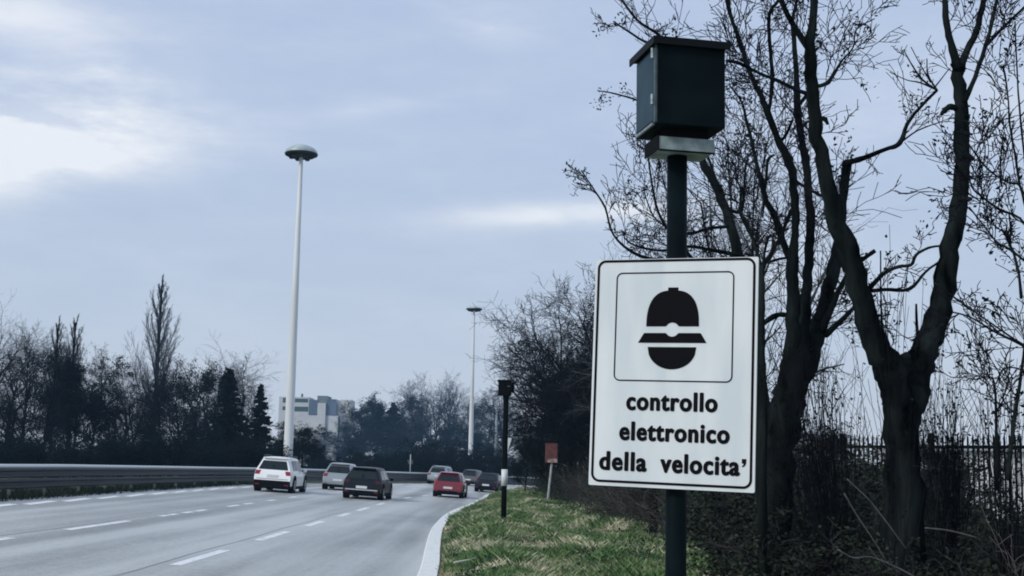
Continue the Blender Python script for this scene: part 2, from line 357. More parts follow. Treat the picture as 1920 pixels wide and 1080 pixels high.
# hedge edge (x as a function of y)
HE=np.array([(5.4,5),(5.2,15),(4.9,22),(4.4,28),(3.9,37),(3.4,45),(2.9,56),(2.4,66),(1.9,80),(1.6,95),(2.6,112)])
def hx(y): return float(np.interp(y,HE[:,1],HE[:,0]))
V=[];f=[];ny=0;nxv=26
for y in np.arange(-8,112,.8):
    k=xat(K2,y)
    for i in range(nxv+1):
        x=k+ (i/nxv)**1.2*(12 if y<90 else 6); V.append((x,y,vz(x,y)-(.4*max(0,(i/nxv)-.8)*5 if i>20 else 0)))
    ny+=1
for j in range(ny-1):
    for i in range(nxv): q=j*(nxv+1)+i; f.append((q,q+1,q+nxv+2,q+nxv+1))
vm=mat('verge_turf',(.10,.13,.055),.95,spec=.15,col2=(.22,.21,.13),vscale=1.1,bump=.8,bscale=18,thr=(.45,.62))
me=bpy.data.meshes.new('verge'); me.from_pydata(V,[],f); me.update(); props(link_mesh('verge',me,vm,smooth=True),kind='structure')
# grass blades
def grassmat(name,ga,gb,st,sscale=.55,lo=.46,hi=.60):
    m=bpy.data.materials.new(name); m.use_nodes=True; t=m.node_tree; b=t.nodes['Principled BSDF']; b.inputs['Roughness'].default_value=.75; b.inputs['Specular IOR Level'].default_value=.2
    co=t.nodes.new('ShaderNodeTexCoord')
    n=t.nodes.new('ShaderNodeTexNoise'); n.inputs['Scale'].default_value=sscale; n.inputs['Detail'].default_value=5; n.inputs['Roughness'].default_value=.62; t.links.new(co.outputs['Object'],n.inputs[0])
    n2=t.nodes.new('ShaderNodeTexNoise'); n2.inputs['Scale'].default_value=7; n2.inputs['Detail'].default_value=2; t.links.new(co.outputs['Object'],n2.inputs[0])
    n3=t.nodes.new('ShaderNodeTexWhiteNoise'); at=t.nodes.new('ShaderNodeAttribute'); at.attribute_name='tint'; 
    r1=t.nodes.new('ShaderNodeMix'); r1.data_type='RGBA'; t.links.new(at.outputs['Fac'],r1.inputs[0]); r1.inputs[6].default_value=(*ga,1); r1.inputs[7].default_value=(*gb,1)
    ad=t.nodes.new('ShaderNodeMath'); ad.operation='MULTIPLY_ADD'; t.links.new(at.outputs['Fac'],ad.inputs[0]); ad.inputs[1].default_value=.055; t.links.new(n.outputs['Fac'],ad.inputs[2])
    mr=t.nodes.new('ShaderNodeMapRange'); t.links.new(ad.outputs[0],mr.inputs[0]); mr.inputs[1].default_value=lo+.03; mr.inputs[2].default_value=hi+.03
    r2=t.nodes.new('ShaderNodeMix'); r2.data_type='RGBA'; t.links.new(mr.outputs[0],r2.inputs[0]); t.links.new(r1.outputs[2],r2.inputs[6]); r2.inputs[7].default_value=(*st,1)
    t.links.new(r2.outputs[2],b.inputs['Base Color']); return m
def blades(name,P,h,wd,m,seed,lean=.5,label=None,cat=None):
    rs=np.random.RandomState(seed); n=len(P); a=rs.uniform(0,6.283,n); hh=h*rs.uniform(.45,1.25,n)*(1+.45*np.sin(P[:,0]*2.3+P[:,1]*.9)*np.sin(P[:,1]*.63-P[:,0])); ww=wd*rs.uniform(.6,1.3,n)
    dx=np.cos(a)*ww;dy=np.sin(a)*ww; la=rs.uniform(0,6.283,n); l=lean*hh*rs.uniform(.2,1.3,n)
    z0=P[:,2]-.02
    V=np.stack([np.stack([P[:,0]-dx,P[:,1]-dy,z0],1),np.stack([P[:,0]+dx,P[:,1]+dy,z0],1),
       np.stack([P[:,0]+dx*.7+np.cos(la)*l*.4,P[:,1]+dy*.7+np.sin(la)*l*.4,z0+hh*.6],1),
       np.stack([P[:,0]+np.cos(la)*l,P[:,1]+np.sin(la)*l,z0+hh],1)],1).reshape(-1,3)
    me=np_mesh(name,V,(np.arange(n)*4)[:,None]+np.arange(4)[None],4)
    at=me.attributes.new('tint','FLOAT','POINT'); at.data.foreach_set('value',np.repeat(rs.uniform(0,1,n),4).astype(np.float32))
    return props(link_mesh(name,me,m),kind='stuff',label=label,cat=cat)
gm=grassmat('grass_blades',(.042,.10,.028),(.17,.26,.105),(.52,.50,.34),sscale=.75,lo=.50,hi=.62)
rs=np.random.RandomState(7); P=[]
clump=rs.uniform([-2.5,14],[7,85],(2600,2))
while len(P)<210000:
    y=14+ (rs.random_sample()**1.5)*80
    if rs.random_sample()<.55:
        c=clump[rs.randint(2600)]; x,y=c+rs.normal(size=2)*.16
    else: x=rs.uniform(-2.4,hx(y)+1.2)
    if y<13 or y>105: continue
    if x<xat(K2,y)+.02+.05*rs.random_sample() or x>hx(y)+1.3: continue
    P.append((x,y,vz(x,y)))
P=np.array(P)
hmul=.75+.5*np.sin(P[:,0]*1.3+2)*np.sin(P[:,1]*.7)
blades('verge_grass',P,.085,.0065,gm,3,lean=1.0,label='rough green and straw coloured grass on the roadside verge',cat='grass')
P=[]
for c in range(1500):
    y=15+(rs.random_sample()**1.6)*70; x=rs.uniform(xat(K2,y)+.15,hx(y)+.8); n=rs.randint(30,120); rr=rs.uniform(.10,.34)
    for k in range(n):
        a,b_=x+rs.normal()*rr,y+rs.normal()*rr*1.3
        if a>xat(K2,b_)+.12: P.append((a,b_,vz(a,b_)))
gm2=grassmat('tussock_blades',(.030,.085,.028),(.18,.29,.115),(.58,.55,.40),sscale=.75,lo=.50,hi=.62)
blades('grass_tussocks',np.array(P),.15,.0075,gm2,13,lean=1.0,label='taller tussocks of green and dry grass dotted over the verge',cat='grass')
P=[]
for c in range(420):
    y=14+(rs.random_sample()**1.8)*60; x=rs.uniform(xat(K2,y)+.1,hx(y)+.6)
    for k in range(rs.randint(12,60)):
        a,b_=x+rs.normal()*.16,y+rs.normal()*.2
        if a>xat(K2,b_)+.1: P.append((a,b_,vz(a,b_)+rs.uniform(.02,.13)))
V_,f_=card_arrays(np.array(P),.032,rs); props(link_mesh('broadleaf_weeds',np_mesh('broadleaf_weeds',V_,f_,4),mat('weed_leaf',(.035,.085,.035),.7,spec=.25,col2=(.014,.04,.020),vscale=2)),kind='stuff',label='small dark green broadleaf weeds scattered through the verge grass',cat='weeds')
P=[]
for k in range(2600):
    y=14+(rs.random_sample()**1.6)*50; x=rs.uniform(xat(K2,y)+.02,hx(y)+.8) if rs.random_sample()<.6 else xat(K2,y)+abs(rs.normal())*.15+.03; P.append((x,y,vz(x,y)+rs.uniform(.0,.09)))
V_,f_=card_arrays(np.array(P),.026,rs); props(link_mesh('fallen_leaves',np_mesh('fallen_leaves',V_,f_,4),mat('dead_leaf',(.22,.17,.11),.8,spec=.2,col2=(.07,.05,.04),vscale=5)),kind='stuff',label='brown fallen leaves lying in the verge grass and along the kerb',cat='leaves')
q_=GZ(870,1062,-.12); lb=MB(); lb.tube([(q_[0]-.16,q_[1]-.2,vz(q_[0],q_[1])+.10),(q_[0]+.12,q_[1]+.3,vz(q_[0],q_[1])+.12),(q_[0]+.2,q_[1]+.5,vz(q_[0],q_[1])+.15)],[.018,.016,.010],8)
props(lb.build('pale_stick',mat('bleached_wood',(.5,.5,.46),.8,var=.2),smooth=True),label='short bleached stick lying in the grass beside the kerb',cat='stick')
gd=grassmat('median_grass',(.006,.015,.008),(.018,.032,.014),(.05,.06,.035),lo=.55,hi=.7)
P=[]
while len(P)<26000:
    y=22+(rs.random_sample()**1.4)*60; x=xat(LL,y)-.15-rs.random_sample()**.8*3.2; P.append((x,y,zr(x)-.02-.03))
blades('median_grass',np.array(P),.20,.014,gd,5,lean=.6,label='dark low grass under the guardrail along the far road edge',cat='grass')
# ================================================================== GUARDRAIL
galv=mat('galvanised_steel',(.026,.031,.037),.5,metal=.0,spec=.35,var=.2,vscale=1.5,stretch=(1,.15,1))
galvd=mat('weathered_steel',(.07,.08,.085),.6,metal=.1,var=.25,vscale=1.5,stretch=(1,.15,1))
gr=empty('guardrail',(-15.2,40,zr(-15.2)-.13),label='long grey steel double guardrail along the far left edge of the road',cat='guardrail')
RP=off(LL,-1.1)
sel=[p for p in RP if -5<p[1]<235]
sel=np.array(sel)
def topz(p): return zr(p[0])+ (.93 if p[1]<45 else .93-.13*min(1,(p[1]-45)/30))
def beam(dz,name,m):
    prof=[(0,-.155),(.035,-.15),(.075,-.115),(.075,-.075),(.012,-.03),(.012,.03),(.075,.075),(.075,.115),(.035,.15),(0,.155)]
    V=[];f=[];n=len(prof)
    T=np.gradient(sel,axis=0);T/=np.linalg.norm(T,axis=1,keepdims=True)
    for p,t in zip(sel,T):
        for a,z in prof: V.append((p[0]+t[1]*a,p[1]-t[0]*a,topz(p)+dz+z))
    for i in range(len(sel)-1):
        for k in range(n-1): q=i*n+k; f.append((q,q+n,q+n+1,q+1))
    b=MB(); b.add(V,f); o=b.build(name,m,gr,smooth=False); return o
def local(o,root):   # keep world coordinates under a moved root
    o.matrix_parent_inverse=root.matrix_world.inverted() if False else Matrix.Translation(-Vector(root.location)); return o
local(beam(-.155,'rail_beam',galv),gr); local(beam(-.50,'rail_beam',galv),gr)
b=MB(); V=[]
for i in range(len(sel)-1): pass
cap=MB(); cap.tube([(p[0]+.0,p[1],topz(p)+.055) for p in sel],[.062]*len(sel),6); local(cap.build('top_rail',mat('bright_steel',(.68,.72,.73),.5,metal=.1),gr),gr)
acc=0; last=sel[0]; posts=[]
for p in sel[1:]:
    acc+=np.linalg.norm(p-last); last=p
    if acc>3.0 and p[1]>20: posts.append(p); acc=0
for p in posts[:80]:
    pb=MB(); pb.box(p[0]-.12,p[0]-.02,p[1]-.03,p[1]+.03,zr(p[0])-.2,topz(p)+.02); local(pb.build('post',galvd,gr),gr)
# ================================================================== SPEED CAMERA AND SIGN
green=mat('dark_green_paint',(.0025,.007,.009),.6,spec=.05,var=.3,vscale=4,bump=.05,bscale=30)
greenl=mat('lit_side_paint',(.012,.038,.056),.55,spec=.25,var=.25,vscale=5)  # housing green made lighter and bluer: light on the left face, in the colour
pz=vz(.955,7.35)-.3
cm=empty('speed_camera',(.955,7.35,pz),label='dark green speed camera housing on a thick pole rising behind the large white sign',cat='speed camera')
def L0(o): return local(o,cm)
b=MB(); b.lathe([(.060,pz-.2),(.060,1.0),(.059,3.42)],28,(.955,7.35)); L0(b.build('pole',green,cm,smooth=True))
b=MB(); b.lathe([(.075,0),(.075,.05),(.063,.06)],24,(.955,7.35)); 
bc=Matrix.Translation((.97,7.33,0))@Matrix.Rotation(R(12),4,'Z')
def placed(mb,name,m,M,smooth=False,bev=0):
    me=mb.mesh(name); me.transform(M); o=link_mesh(name,me,m,cm,smooth); L0(o)
    if bev: mo=o.modifiers.new('bevel','BEVEL'); mo.width=bev; mo.segments=2
    return o
hw=.205; hd=.195; zb=3.555; zt=4.04
b=MB(); b.box(-hw,hw,-hd,hd,zb,zt); box=placed(b,'housing',green,bc,bev=.004)
b=MB(); b.box(-hw-.035,hw+.022,-hd-.03,hd+.05,zt,zt+.022); b.box(-hw-.035,hw+.022,-hd-.03,-hd-.022,zt-.022,zt); b.box(-hw-.035,-hw-.027,-hd-.02,hd+.05,zt-.022,zt)
placed(b,'roof_plate',mat('roof_plate_paint',(.004,.006,.008),.55,spec=.1),bc)
b=MB(); b.box(-hw-.010,-hw-.001,-hd+.055,hd-.02,zb+.03,zt-.03); door=placed(b,'side_panel',greenl,bc)
hm=mat('worn_hinge_steel',(.20,.25,.27),.5,metal=.4,var=.3,vscale=30)
b=MB()
b.box(-hw-.013,-hw-.0015,-hd+.004,-hd+.04,zb+.01,zt-.01); placed(b,'hinge_strip',mat('strip_paint',(.03,.055,.065),.5,var=.3,vscale=20),bc)
for z in (zb+.12,zt-.09):
    b=MB(); b.lathe([(.011,z),(.011,z+.06)],10,(-hw-.018,-hd+.045)); placed(b,'hinge',hm,bc)
b=MB(); b.box(-hw-.012,-hw+.0,-hd+.06,hd-.02,zb+.004,zb+.020); placed(b,'lower_trim',hm,bc)
b=MB(); b.box(-.13,.13,-.12,.12,3.50,zb); placed(b,'mount_block',black,bc)
b=MB(); b.box(-.172,.165,-.125,-.105,3.425,3.500); b.box(-.172,.165,-.105,.12,3.425,3.437); placed(b,'bracket',mat('pale_bracket',(.19,.25,.25),.55,var=.25,vscale=14),bc)
b=MB(); b.box(-.18,-.173,-.13,.12,3.42,3.505); b.box(-.172,.165,-.128,-.1255,3.413,3.424); placed(b,'bracket_end',black,bc)
# sign
sg=empty('road_sign',(.919,7.245,0),label='large white rectangular sign with black helmet emblem and the words controllo elettronico della velocita',cat='road sign')
KS=1.035
SM=Matrix.Translation((.919,7.245,2.1455))@Matrix.Rotation(-.39,4,'Z')@Matrix.Rotation(.0225,4,'Y')
def signp(name,me,m,parent=None):
    me.transform(Matrix.Scale(KS,4)); me.transform(SM); o=link_mesh(name,me,m,parent or sg)
    o.matrix_parent_inverse=Matrix.Translation(-Vector(sg.location)) if parent is None else Matrix.Identity(4)
    return o
def rrect(x0,x1,z0,z1,r,n=8):
    P=[]
    for cx,cz,a0 in ((x1-r,z1-r,0),(x0+r,z1-r,90),(x0+r,z0+r,180),(x1-r,z0+r,270)):
        for k in range(n+1):
            a=R(a0+90*k/n); P.append((cx+r*math.cos(a),cz+r*math.sin(a)))
    return P
signw=mat('sign_face',(.56,.62,.645),.45,spec=.3,col2=(.66,.71,.72),vscale=5,thr=(.38,.62),stretch=(1,1,.22),bump=.05,bscale=4)
inkb=mat('sign_black',(.003,.003,.005),.7,spec=.08)
alu=mat('sign_back_metal',(.35,.37,.38),.5,metal=.5,var=.15)
b=MB(); b.prism(list(reversed(rrect(-.4615,.4615,-.6305,.6305,.008,3))),-.004,.012); signp('panel',b.mesh('panel'),signw)
b=MB(); b.box(-.40,.40,.013,.035,.30,.34); signp('back_brace',b.mesh('back_brace'),alu); b=MB(); b.box(-.40,.40,.013,.035,-.34,-.30); signp('back_brace',b.mesh('back_brace'),alu)
def ring(x0,x1,z0,z1,r,t,y=-.0065):
    A=rrect(x0,x1,z0,z1,r); B=rrect(x0+t,x1-t,z0+t,z1-t,max(.004,r-t)); n=len(A)
    b=MB(); b.add([(x,y,z) for x,z in A]+[(x,y,z) for x,z in B],[(i,(i+1)%n,n+(i+1)%n,n+i) for i in range(n)]); return b.mesh('border')
signp('border',ring(-.448,.448,-.612,.627,.048,.0135),inkb)
signp('inner_border',ring(-.335,.333,-.052,.555,.035,.007),inkb)
def flat(polys,y=-.0065):
    b=MB()
    for P in polys: b.add([(x,y,z) for x,z in P],[tuple(reversed(range(len(P)))) if False else tuple(range(len(P)))])
    return b
# helmet emblem
cx=-.006
dome=[(cx-.150,.252)]
for k in range(0,25):
    a=math.pi-math.pi*k/24; ex=.55; c_,s_=math.cos(a),math.sin(a)
    x=.149*math.copysign(abs(c_)**.72,c_); z=.255+.197*abs(s_)**.80
    dome.append((cx+x,z))
dome.append((cx+.150,.252))
notch=[(cx+.038*math.cos(R(a)),.2345+.038*math.sin(R(a))) for a in range(27,154,9)]
# dome split left/right so that the badge notch stays open
def strips(top,bot):
    n=len(top); b=MB(); b.add([(x,-.0065,z) for x,z in top]+[(x,-.0065,z) for x,z in bot],[(i,i+1,n+i+1,n+i) for i in range(n-1)]); return b
def ztop(x):
    u=abs(x-cx)/.149; u=min(u,1); c=u**(1/.72); s=math.sqrt(max(0,1-c*c)); return .252+.200*s**.80
xs_=sorted(set([cx-.149,cx-.1475,cx-.144,cx-.138]+[cx-.13+.26*k/40 for k in range(41)]+[cx+.138,cx+.144,cx+.1475,cx+.149]))
def zbot(x):
    d=abs(x-cx); return max(.252,.2345+math.sqrt(max(0,.039**2-d*d))) if d<.039 else .252
b=strips([(x,ztop(x)) for x in xs_],[(x,zbot(x)) for x in xs_])
b2=MB(); b2.add([(cx-.029,-.0067,.44),(cx+.029,-.0067,.44),(cx+.029,-.0067,.468),(cx-.029,-.0067,.468)],[(0,1,2,3)]); b.add(b2.v,b2.f)
signp('helmet_emblem',b.mesh('helmet_emblem'),inkb)
bx=[cx-.193+.386*k/60 for k in range(61)]
def bt(x):
    d=abs(x-cx); t=.2155 if d<.160 else .2155-(d-.160)/(.193-.160)*.054
    if d<.039: t=min(t,.2345-math.sqrt(max(0,.039**2-d*d)))
    return t
b=strips([(x,bt(x)) for x in bx],[(x,.161) for x in bx]); signp('brim_emblem',b.mesh('brim_emblem'),inkb)
fx=[cx-.137+.274*k/40 for k in range(41)]
b=strips([(x,.138) for x in fx],[(x,.138-.1225*math.sqrt(max(0,1-((x-cx)/.137)**2))**.95) for x in fx]); signp('face_emblem',b.mesh('face_emblem'),inkb)
def text_mesh(s,size,offset,space=1.0):
    cu=bpy.data.curves.new('t','FONT'); cu.body=s; cu.size=size; cu.offset=offset; cu.space_character=space; cu.resolution_u=6
    o=bpy.data.objects.new('t',cu); COL.objects.link(o); bpy.context.view_layer.update()
    dg=bpy.context.evaluated_depsgraph_get(); me=bpy.data.meshes.new_from_object(o.evaluated_get(dg)); bpy.data.objects.remove(o); return me
def words(s,x0,x1,zbase,xh,name,rotz=0,space=1.12,offset=.011,bold=.0048):
    me=text_mesh(s,.2,.0018,space); co=np.zeros(len(me.vertices)*3); me.vertices.foreach_get('co',co); co=co.reshape(-1,3)
    w_=co[:,0].max()-co[:,0].min(); sx=(x1-x0)/w_; 
    mx=text_mesh('x',.2,offset); c2=np.zeros(len(mx.vertices)*3); mx.vertices.foreach_get('co',c2); hxx=c2.reshape(-1,3)[:,1].max()
    sz=xh/hxx; X=(co[:,0]-co[:,0].min())*sx+x0; Z=co[:,1]*sz
    V=np.stack([X,np.full(len(X),-.0067),zbase+Z+(X-x0)*math.tan(rotz)],1); me.vertices.foreach_set('co',V.ravel()); me.update(); me.materials.clear()
    me.name=name
    # bold strokes: the lettering thickened by stacked copies a tenth of a millimetre apart
    nv=len(me.vertices); co=np.zeros(nv*3); me.vertices.foreach_get('co',co); co=co.reshape(-1,3); fs=[tuple(p.vertices) for p in me.polygons]; b=MB()
    for k,(dx,dz) in enumerate([(0,0)]+[(bold*math.cos(a*math.pi/4),bold*.7*math.sin(a*math.pi/4)) for a in range(8)]): b.add(co+[dx,-.00012*k,dz],fs)
    return signp(name,b.mesh(name),inkb)
words('controllo',-.252,.251,-.208,.070,'lettering',offset=.010)
words('elettronico',-.287,.320,-.374,.070,'lettering',offset=.010)
words('della',-.398,-.134,-.541,.070,'lettering',offset=.010)
words('velocita',-.050,.378,-.541,.070,'lettering',offset=.010)
signp('lettering',flat([[(.392,-.455),(.392,-.479),(.402,-.479),(.400,-.487),(.392,-.493),(.396,-.499),(.408,-.492),(.415,-.478),(.416,-.455)]]).mesh('lettering'),inkb)
sb=MB(); sb.tube([(.955,7.35,2.5),(.95,7.27,2.5)],[.02,.02],8); 
for z in (2.49,1.81):
    c=MB(); c.lathe([(.066,z-.02),(.066,z+.02)],20,(.955,7.35)); c.box(.92,.99,7.265,7.31,z-.02,z+.02)
    o=c.build('clamp',alu,sg); o.matrix_parent_inverse=Matrix.Translation(-Vector(sg.location))
# ------------------------------------------------------------------ second camera on its pole, farther along the verge
p=GZ(944,981,-.20); X0,Y0=p[0],p[1]; z0=vz(X0,Y0)
c2=empty('speed_camera',(X0,Y0,z0),label='small black speed camera on a tall black pole standing in the verge grass',cat='speed camera')
ztp=XZ(948,742,Y0)[1]-z0; zt2=XZ(948,713,Y0)[1]-z0; sx=Y0/2400
b=MB(); b.lathe([(.085,-.2),(.085,1.5),(.085,ztp-.15),(.12,ztp)],16); b.build('pole',black,c2,smooth=True)
b=MB(); b.box(-.26,.17,-.22,.2,ztp,zt2-.03); b.box(.17,.26,-.15,.12,ztp+.1,zt2-.06); o=b.build('housing',black,c2); mo=o.modifiers.new('b','BEVEL'); mo.width=.02
b=MB(); b.box(-.29,.25,-.26,.24,zt2-.03,zt2); b.build('roof_plate',black,c2)
b=MB(); b.lathe([(.012,ztp+.28),(.05,ztp+.28),(.05,ztp+.30)],12,(0.08,-.235)); b.build('lens',mat('lens_glass',(.12,.15,.17),.2,spec=.8),c2)
za=XZ(945,911,Y0)[1]-z0; zb_=XZ(945,880,Y0)[1]-z0
b=MB(); b.lathe([(.10,za),(.10,zb_)],16); b.build('reflective_band',mat('white_band',(.62,.65,.66),.5),c2,smooth=True)
# small white triangular sign edge-on just beyond the pole
Yt=Y0+6; q=PW(954,830,Yt); zt_=vz(q[0],Yt)
t3=empty('triangular_sign',(q[0]-.02,Yt,zt_),label='small white triangular sign half hidden behind the black camera pole',cat='road sign')
b=MB(); b.prism([(-.20,q[2]-zt_+.16),(.12,q[2]-zt_+.16),(-.02,q[2]-zt_-.34)],-.015,.0); b.build('panel',mat('pale_sign',(.6,.63,.62),.5),t3)
b=MB(); b.lathe([(.03,-.2),(.03,q[2]-zt_+.05)],10,(-.1,.04)); b.build('post',galvd,t3)
# rusty box sign on a leaning post
p=GZ(1026,944,-.2); Y0=59.; X0=XZ(1026,944,Y0)[0]; z0=vz(X0,Y0)
t4=empty('box_sign',(X0,Y0,z0),label='rusty red box shaped sign on a thin pale post at the hedge edge',cat='sign')
a,_=XZ(1028,868,Y0); zz=XZ(1028,868,Y0)[1]-z0; z5=XZ(1033,830,Y0)[1]-z0
b=MB(); b.tube([(0,0,-.2),(.18,0,zz)],[.06,.055],10); b.build('post',mat('pale_post',(.33,.37,.37),.6,var=.2),t4)
b=MB(); b.box(-.12,.44,-.14,.16,zz,z5); o=b.build('box',mat('rusty_red_paint',(.13,.032,.027),.7,col2=(.055,.022,.020),vscale=5),t4); mo=o.modifiers.new('b','BEVEL'); mo.width=.03
b=MB(); b.box(-.02,.42,-.155,-.141,zz+.02,zz+.20); b.build('number_plate',mat('pale_plate',(.4,.33,.3),.6,col2=(.15,.05,.05),vscale=7),t4)
b=MB(); b.box(-.15,.47,-.17,.19,z5,z5+.07); b.build('cap',black,t4)
# ================================================================== LAMP MASTS
lampw=mat('mast_paint',(.70,.73,.73),.5,var=.12,vscale=1.2,stretch=(1,1,.1))
domew=mat('dome_shell',(.42,.48,.48),.4,col2=(.28,.36,.36),vscale=1.8)
def mast(px,py_top,dome_px,Y,label,X=None,dh=.55):
    x,zt_=XZ(px,py_top,Y); z0=.1; H=zt_-z0; Rr=dome_px/2*Y/2400
    o=empty('lamp_mast',(x,Y,z0),label=label,cat='street lamp',group='tall lamp masts with domed heads')
    b=MB(); b.lathe([(.36,-.3),(.36,0.02),(.33,.4),(.30,H*.3),(.22,H*.65),(.135,H-.3),(.13,H)],20); b.build('pole',lampw,o,smooth=True)
    b=MB(); pr=[(Rr*.98,H-.02)]+[(Rr*math.cos(R(a)),H+.06+Rr*dh*math.sin(R(a))) for a in range(0,90,9)]+[(.02,H+.06+Rr*dh)]; b.lathe(pr,32); b.build('dome',domew,o,smooth=True)
    b=MB(); b.lathe([(Rr*.5,H-.20),(Rr*.80,H-.16),(Rr*1.0,H-.05),(Rr*1.03,H+.05)],32); b.build('lamp_ring',mat('lamp_ring_dark',(.012,.016,.018),.5),o)
    for k in range(6):
        a=k*math.pi/3; q=MB(); q.lathe([(.14,H-.30),(.2,H-.2)],12,(Rr*.6*math.cos(a),Rr*.6*math.sin(a))); q.build('lamp_unit',mat('lamp_unit_glass',(.03,.035,.04),.3),o)
    return o
mast(565,290,62,88,'tallest nearest white lamp mast with a domed head behind the white car')
mast(889,580,30,176,'distant thin white lamp mast with a flat dome, right of the first mast',dh=.34)
x,zz=XZ(932,735,205)
o=empty('utility_pole',(x,205,-.3),label='faint blue grey pole far beyond the black camera pole',cat='pole')
b=MB(); b.lathe([(.24,-.3),(.20,6),(.14,zz+.3)],12); b.build('shaft',mat('bluegrey_pole',(.2,.24,.26),.6),o,smooth=True)
b=MB(); b.lathe([(.2,zz+.3),(.2,zz+.5)],12); b.build('cap',galvd,o)
x,zz=XZ(770,852,150)
o=empty('marker_post',(x,150,0.1),label='thin short grey post standing behind the guardrail mid road',cat='post')
b=MB(); b.lathe([(.07,-.3),(.06,zz-.1)],10); b.build('shaft',mat('grey_post',(.35,.4,.42),.6),o,smooth=True)
b=MB(); b.box(-.28,.28,-.02,.02,zz-1.2,zz-.75); b.build('plate',galvd,o)
# ================================================================== CARS
def car(name,px,Y,z,label,paint,kind='hatch',W=1.8,H=1.5,Ln=4.3,rz=0,lights=(.25,.008,.015),lower=True,X=None,clad=.36,trim=False):
    if X is None: X=PW(px,900,Y)[0]
    o=empty(name,(X,Y+Ln/2,z),rz,label=label,cat='car',group='cars driving away along the motorway')
    o.rotation_euler=(0,math.atan(.05),rz)
    w=W/2; zb=.22; bel=H*(.60 if kind!='suv' else .60)
    yt={'suv':.44,'hatch':.58,'sedan':1.15}[kind]; yb={'suv':.10,'hatch':.14,'sedan':.50}[kind]
    # station: y_low,y_belt,y_top,half width,half width roof,z_low,z_belt,z_top
    S=[(0,yb,yt,w*.93,w*.60,zb+.10,bel,H*.965),
       (.22,yb+.22,yt+.22,w*.985,w*.66,zb,bel,H*.985),
       (Ln*.30,Ln*.30,Ln*.32,w,w*.72,zb-.02,bel,H),
       (Ln*.50,Ln*.50,Ln*.50,w,w*.72,zb-.02,bel-.01,H*.995),
       (Ln*.62,Ln*.60,Ln*.60,w,w*.70,zb-.02,bel-.02,H*.965),
       (Ln*.72,Ln*.72,Ln*.76,w,w*.78,zb-.02,bel-.03,bel+.03),
       (Ln*.86,Ln*.86,Ln*.88,w*.97,w*.74,zb,bel-.08,bel-.02),
       (Ln*.96,Ln*.95,Ln*.95,w*.88,w*.66,zb+.04,bel-.16,bel-.11),
       (Ln,Ln*.985,Ln*.975,w*.74,w*.55,zb+.10,bel-.24,bel-.2)]
    def sect(s):
        yl,ybt,ytp,ww,wr,zl,zbe,ztp=s; zm=zl+(zbe-zl)*.52
        P=[(0,yl+.03,zl),(ww*.86,yl+.02,zl),(ww*.98,yl,zl+.12),(ww,yl+(ybt-yl)*.25,zm),(ww*.985,yl+(ybt-yl)*.7,zbe-.10),(ww*.955,ybt,zbe),
           (wr*1.04,ytp-(ytp-ybt)*.12,ztp-.07),(wr*.92,ytp,ztp-.018),(wr*.5,ytp,ztp+.004),(0,ytp,ztp+.012)]
        return [np.array(p) for p in P]
    G=[sect(s) for s in S]; nj=len(G[0]); b=MB()
    def ring_pts(P): return list(P)+[p*[-1,1,1] for p in reversed(P[1:-1])]
    rings=[ring_pts(P) for P in G]; n=len(rings[0]); V=[p for r_ in rings for p in r_]; f=[]
    for i in range(len(rings)-1):
        for k in range(n): k2=(k+1)%n; f.append((i*n+k,i*n+k2,(i+1)*n+k2,(i+1)*n+k))
    for base in (0,(len(rings)-1)*n):
        for j in range(nj-1):
            a,b_=base+j,base+j+1; c=base+(n-j)%n if j>0 else base; d=base+(n-j-1)%n if j+1<nj-1 else base+nj-1
            q=[a,b_]+([d] if d!=b_ else [])+([c] if c!=a else [])
            f.append(tuple(q if base else reversed(q)))
    b.add([v-[0,Ln/2,0] for v in V],f); body=b.build('body',paint,o,smooth=False); mo=body.modifiers.new('b','BEVEL'); mo.width=.07; mo.segments=3; mo.limit_method='ANGLE'; mo.angle_limit=R(24)
    try:
        me=body.data
        for p_ in me.polygons: p_.use_smooth=True
        me.set_sharp_from_angle(angle=R(38))
    except Exception: pass
    def patch(pts,name,m,outw,nu=1):
        P=[np.array(p) for p in pts]; nrm=np.cross(P[1]-P[0],P[3]-P[0]); nrm/=np.linalg.norm(nrm)
        if nrm.dot(np.array(outw))<0: nrm=-nrm
        q=MB(); lo=[p+nrm*.004-[0,Ln/2,0] for p in P]; hi=[p+nrm*.012-[0,Ln/2,0] for p in P]
        k=len(P); q.add(lo+hi,[tuple(range(k,2*k))]+[(i,(i+1)%k,k+(i+1)%k,k+i) for i in range(k)]); return q.build(name,m,o)
    lerp=lambda a,b_,t:a+(b_-a)*t
    # rear window (between belt and roof on the tail)
    A,B=G[0][5],G[0][6]; mir=np.array([-1,1,1])
    a0=lerp(A,B,.10)*[.88,1,1]; a1=lerp(A,B,.86)*[.90,1,1]
    patch([a0,a1,a1*mir,a0*mir],'rear_window',glassd,(0,-1,.3))
    # side windows
    for sgn in (1,-1):
        m_=np.array([sgn,1,1])
        for i0,i1,t0,t1 in ((1,2,.18,.95),(2,3,.05,.95),(3,4,.05,1.0)):
            pA=lerp(G[i0][5],G[i1][5],t0);pB=lerp(G[i0][5],G[i1][5],t1);pC=lerp(G[i0][6],G[i1][6],t1);pD=lerp(G[i0][6],G[i1][6],t0)
            patch([lerp(pA,pD,.08)*m_,lerp(pB,pC,.08)*m_,lerp(pB,pC,.86)*m_,lerp(pA,pD,.86)*m_],'side_window',glassd,(sgn,0,.2))
